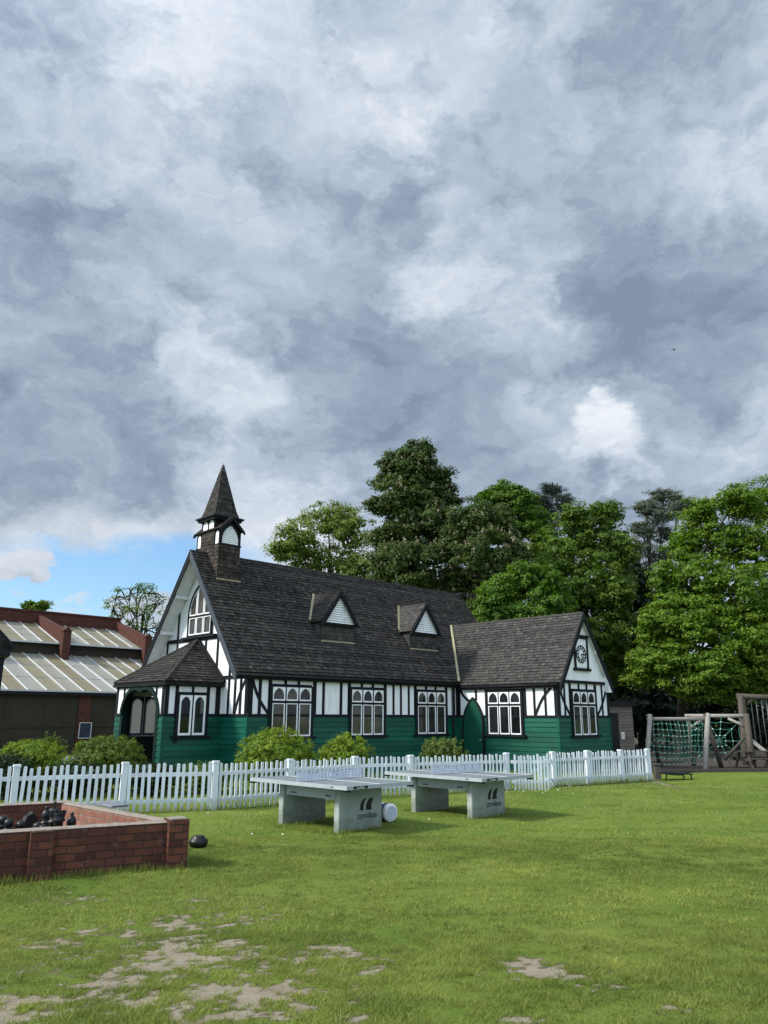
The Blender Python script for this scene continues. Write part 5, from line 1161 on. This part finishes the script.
# log post and the low black lounger at the fence end
lp = at(654.5, 777, 24.9); o = None
mb = MB(); mb.box((-.09, -.09, -.05), (.09, .09, .42)); mb.box((-.11, -.11, .42), (.11, .11, .47)); o = mb.build('bollard', 'brown_wood', None, bev=.01); o.location = (8.42, 24.75, 0); tag(o, 'short brown timber bollard at the end of the picket fence', 'bollard')
ln = thing('lounger', 'low black lounger with sagging seat on the grass beyond the fence end', 'lounger', (8.78, 24.75, 0), R(14)); ln.scale = (.7, .9, .55)
mb = MB(); n = 12; pr = [(-.45+.12*k, .33-.09*math.sin(k/n*3.1)+(.02*k if k > 8 else 0)*.3) for k in range(n+1)]
for k in range(n): mb.prism([(pr[k][0], -.24, pr[k][1]), (pr[k+1][0], -.24, pr[k+1][1]), (pr[k+1][0], -.24, pr[k+1][1]+.05), (pr[k][0], -.24, pr[k][1]+.05)], (0, .48, 0))
mb.build('seat', 'darkplastic', ln)
for x_, y_ in ((-.3, -.22), (-.3, .22), (.88, -.22), (.88, .22)): mb = MB(); mb.tube([(x_-.06*(1 if x_ < 0 else -1), y_, 0), (x_, y_, .30)], .028, 8); mb.build('leg', 'darkplastic', ln)
mb = MB(); mb.tube([(-.48, -.25, .37), (.98, -.25, .30)], .03, 8); mb.tube([(-.48, .25, .37), (.98, .25, .30)], .03, 8); mb.build('side_rail', 'darkplastic', ln)
# bird
bp = at(673.5, 350, 60); o_ = MB(); o_.tube([(-.14, 0, 0), (-.05, 0, .01), (.06, 0, .01), (.16, 0, -.01)], [.01, .045, .04, .012], 8)
for s in (-1, 1): o_.prism([(.05, 0, .02), (-.05, 0, .02), (-.08, s*.22, .08), (-.02, s*.30, .06), (.04, s*.2, .08)], (0, 0, .012))
o = o_.build('bird', 'birdgrey', None); o.location = bp; o.rotation_euler = (.3, 0, R(20)); tag(o, 'small dark bird flying high under the clouds at right', 'bird')

# ------------------------------------------------------------------ sky and sun
SUN_EL, SUN_AZ = R(40), math.atan2(-.97, -.25)      # direction towards the sun: left and a little behind the camera
sd = V3((math.cos(SUN_EL)*math.sin(SUN_AZ), math.cos(SUN_EL)*math.cos(SUN_AZ), math.sin(SUN_EL)))
sun = bpy.data.lights.new('sun', 'SUN'); sun.energy = 2.2; sun.angle = R(10); sun.color = (1, .955, .88)
so = bpy.data.objects.new('sun', sun); COL.objects.link(so); so.rotation_euler = sd.to_track_quat('Z', 'Y').to_euler()
wd = bpy.data.worlds.new('World'); S.world = wd; wd.use_nodes = True; nt = wd.node_tree; bg = nt.nodes['Background']
sky = nt.nodes.new('ShaderNodeTexSky'); sky.sky_type = 'NISHITA'; sky.sun_disc = False; sky.sun_elevation = SUN_EL; sky.sun_rotation = SUN_AZ
tc = nt.nodes.new('ShaderNodeTexCoord'); D = tc.outputs['Generated']
sx = nt.nodes.new('ShaderNodeSeparateXYZ'); nt.links.new(D, sx.inputs[0])
def vm(op, a, b=None, sc=None):
    n = nt.nodes.new('ShaderNodeVectorMath'); n.operation = op
    for i, v in ((0, a), (1, b)):
        if v is None: continue
        if hasattr(v, 'links'): nt.links.new(v, n.inputs[i])
        else: n.inputs[i].default_value = v
    if sc is not None:
        if hasattr(sc, 'links'): nt.links.new(sc, n.inputs['Scale'])
        else: n.inputs['Scale'].default_value = sc
    return n
st = vm('MULTIPLY', D, (1, 1, 1.55)).outputs[0]       # clouds lie flatter than they are wide
def wnoise(scale, detail, rough, dist=0., src=None):
    n = nt.nodes.new('ShaderNodeTexNoise'); n.inputs['Scale'].default_value = scale; n.inputs['Detail'].default_value = detail; n.inputs['Roughness'].default_value = rough; n.inputs['Distortion'].default_value = dist
    nt.links.new(src or st, n.inputs['Vector']); return n
warp = vm('SCALE', vm('SUBTRACT', wnoise(6, 7, .62).outputs['Color'], (.5, .5, .5)).outputs[0], sc=.26).outputs[0]
st2 = vm('ADD', st, vm('SCALE', warp, sc=.8).outputs[0]).outputs[0]
Dw = vm('NORMALIZE', vm('ADD', D, warp).outputs[0]).outputs[0]
def blob(px, py, rad, inner=.15, Wd=None):
    d = ray(px, py).normalized(); dt = vm('DOT_PRODUCT', Wd or Dw, tuple(d)).outputs['Value']
    mr = nt.nodes.new('ShaderNodeMapRange'); mr.interpolation_type = 'SMOOTHSTEP'; nt.links.new(dt, mr.inputs[0])
    mr.inputs[1].default_value = math.cos(rad/FPX); mr.inputs[2].default_value = math.cos(rad*inner/FPX); return mr.outputs[0]
n2 = wnoise(9, 7, .58, 0, st2).outputs[0]; n3 = wnoise(21, 6, .6, 0, st2).outputs[0]
puffs = math_(nt, 'SUBTRACT', 1.0, math_(nt, 'ABSOLUTE', math_(nt, 'MULTIPLY_ADD', n2, 4.0, -2.0)))      # rounded billows
base = math_(nt, 'ADD', math_(nt, 'MULTIPLY', wnoise(3.6, 8, .55, 0, st2).outputs[0], .50), math_(nt, 'ADD', math_(nt, 'MULTIPLY', n2, .40), math_(nt, 'ADD', math_(nt, 'MULTIPLY', puffs, .08), math_(nt, 'MULTIPLY', n3, .25))))
val = math_(nt, 'ADD', base, -.14)
for px, py, rad, amp in ((215, 70, 210, .10), (190, 40, 90, .06), (470, 70, 190, .10), (430, 60, 80, .05), (150, 330, 55, .11), (225, 375, 80, .11), (470, 285, 100, .13), (430, 280, 50, .06), (545, 280, 90, .09), (605, 448, 48, .17), (622, 472, 30, .08), (598, 425, 30, .05), (560, 415, 60, .08), (110, 522, 60, .05), (40, 480, 90, .03), (250, 530, 100, .12), (300, 545, 80, .12), (720, 425, 50, .10), (25, 185, 130, .07),
                         (740, 110, 140, .07), (330, 30, 150, .05), (730, 190, 70, .06), (280, 240, 150, -.04), (620, 200, 190, -.06), (330, 440, 150, -.07), (110, 290, 120, -.05), (690, 300, 140, -.09), (110, 430, 120, -.08), (440, 410, 120, -.06), (700, 480, 110, -.04), (330, 320, 110, -.05), (500, 190, 120, -.05), (480, 490, 100, -.05), (400, 15, 80, -.05)):
    val = math_(nt, 'ADD', val, math_(nt, 'MULTIPLY', blob(px, py, rad), amp))
cl = ramp(nt, val, [(.30, (.215, .275, .365)), (.43, (.300, .372, .475)), (.55, (.430, .508, .618)), (.67, (.610, .675, .765)), (.82, (.87, .90, .94))])
Dg = vm('NORMALIZE', vm('ADD', D, vm('SCALE', warp, sc=.45).outputs[0]).outputs[0]).outputs[0]
# blue gaps low on the left, and two small ones
# blue strip under the edge of the cloud deck, low on the left
sw_ = nt.nodes.new('ShaderNodeSeparateXYZ'); nt.links.new(Dg, sw_.inputs[0])
def sstep(v, a, b):
    m_ = nt.nodes.new('ShaderNodeMapRange'); m_.interpolation_type = 'SMOOTHSTEP'; nt.links.new(v, m_.inputs[0]); m_.inputs[1].default_value = a; m_.inputs[2].default_value = b; return m_.outputs[0]
az = math_(nt, 'DIVIDE', sw_.outputs[0], math_(nt, 'MAXIMUM', sw_.outputs[1], .05))
lean_ = math_(nt, 'MULTIPLY_ADD', az, -.05, sw_.outputs[2])
gap = math_(nt, 'MULTIPLY', math_(nt, 'MULTIPLY', sstep(lean_, .236, .208), sstep(az, -.10, -.24)), sstep(sw_.outputs[1], .0, .1))
puff = math_(nt, 'ADD', math_(nt, 'MULTIPLY', wnoise(13, 7, .58, 0, st2).outputs[0], .75), math_(nt, 'ADD', math_(nt, 'MULTIPLY', math_(nt, 'MAXIMUM', blob(2, 557, 26, .3, Dg), blob(26, 558, 24, .3, Dg)), .34), math_(nt, 'MULTIPLY', sstep(lean_, .188, .160), .22)))
pf = nt.nodes.new('ShaderNodeMapRange'); pf.interpolation_type = 'SMOOTHSTEP'; nt.links.new(puff, pf.inputs[0]); pf.inputs[1].default_value = .55; pf.inputs[2].default_value = .68; pf.inputs[3].default_value = 1; pf.inputs[4].default_value = 0
gapc = math_(nt, 'MULTIPLY', gap, pf.outputs[0])
skyb = mixc(nt, 1.0, sky.outputs[0], (.52, .66, .76), 'MULTIPLY')
K = nt.nodes.new('ShaderNodeMix'); K.data_type = 'RGBA'
# unseen cloud behind and above the camera brightened to fill the shaded walls
brt = nt.nodes.new('ShaderNodeMapRange'); nt.links.new(vm('DOT_PRODUCT', D, (-.25, -.80, .55)).outputs['Value'], brt.inputs[0]); brt.interpolation_type = 'SMOOTHSTEP'
brt.inputs[1].default_value = -.2; brt.inputs[2].default_value = .9; brt.inputs[3].default_value = 4.2; brt.inputs[4].default_value = 13.
low = math_(nt, 'MULTIPLY', math_(nt, 'MULTIPLY', sstep(lean_, .275, .225), sstep(az, .02, -.22)), sstep(sw_.outputs[1], .0, .1))
cl = mixc(nt, math_(nt, 'MULTIPLY', math_(nt, 'MULTIPLY', low, math_(nt, 'MULTIPLY_ADD', n2, 1.6, -.2)), .85), cl, (.80, .84, .89))
cs_ = vm('SCALE', cl, sc=brt.outputs[0]).outputs[0]
nt.links.new(gapc, K.inputs[0]); nt.links.new(cs_, K.inputs[6]); nt.links.new(skyb, K.inputs[7])
nt.links.new(K.outputs[2], bg.inputs[0]); bg.inputs[1].default_value = .1

# ------------------------------------------------------------------ view
S.view_settings.view_transform = 'Standard'; S.view_settings.look = 'None'; S.view_settings.exposure = 1.36; S.view_settings.gamma = 1; S.view_settings.use_curve_mapping = False
S.cycles.max_bounces = 6; S.cycles.transparent_max_bounces = 8; S.cycles.use_denoising = True
for p in ('diffuse_bounces', 'glossy_bounces', 'transmission_bounces'): setattr(S.cycles, p, 3)
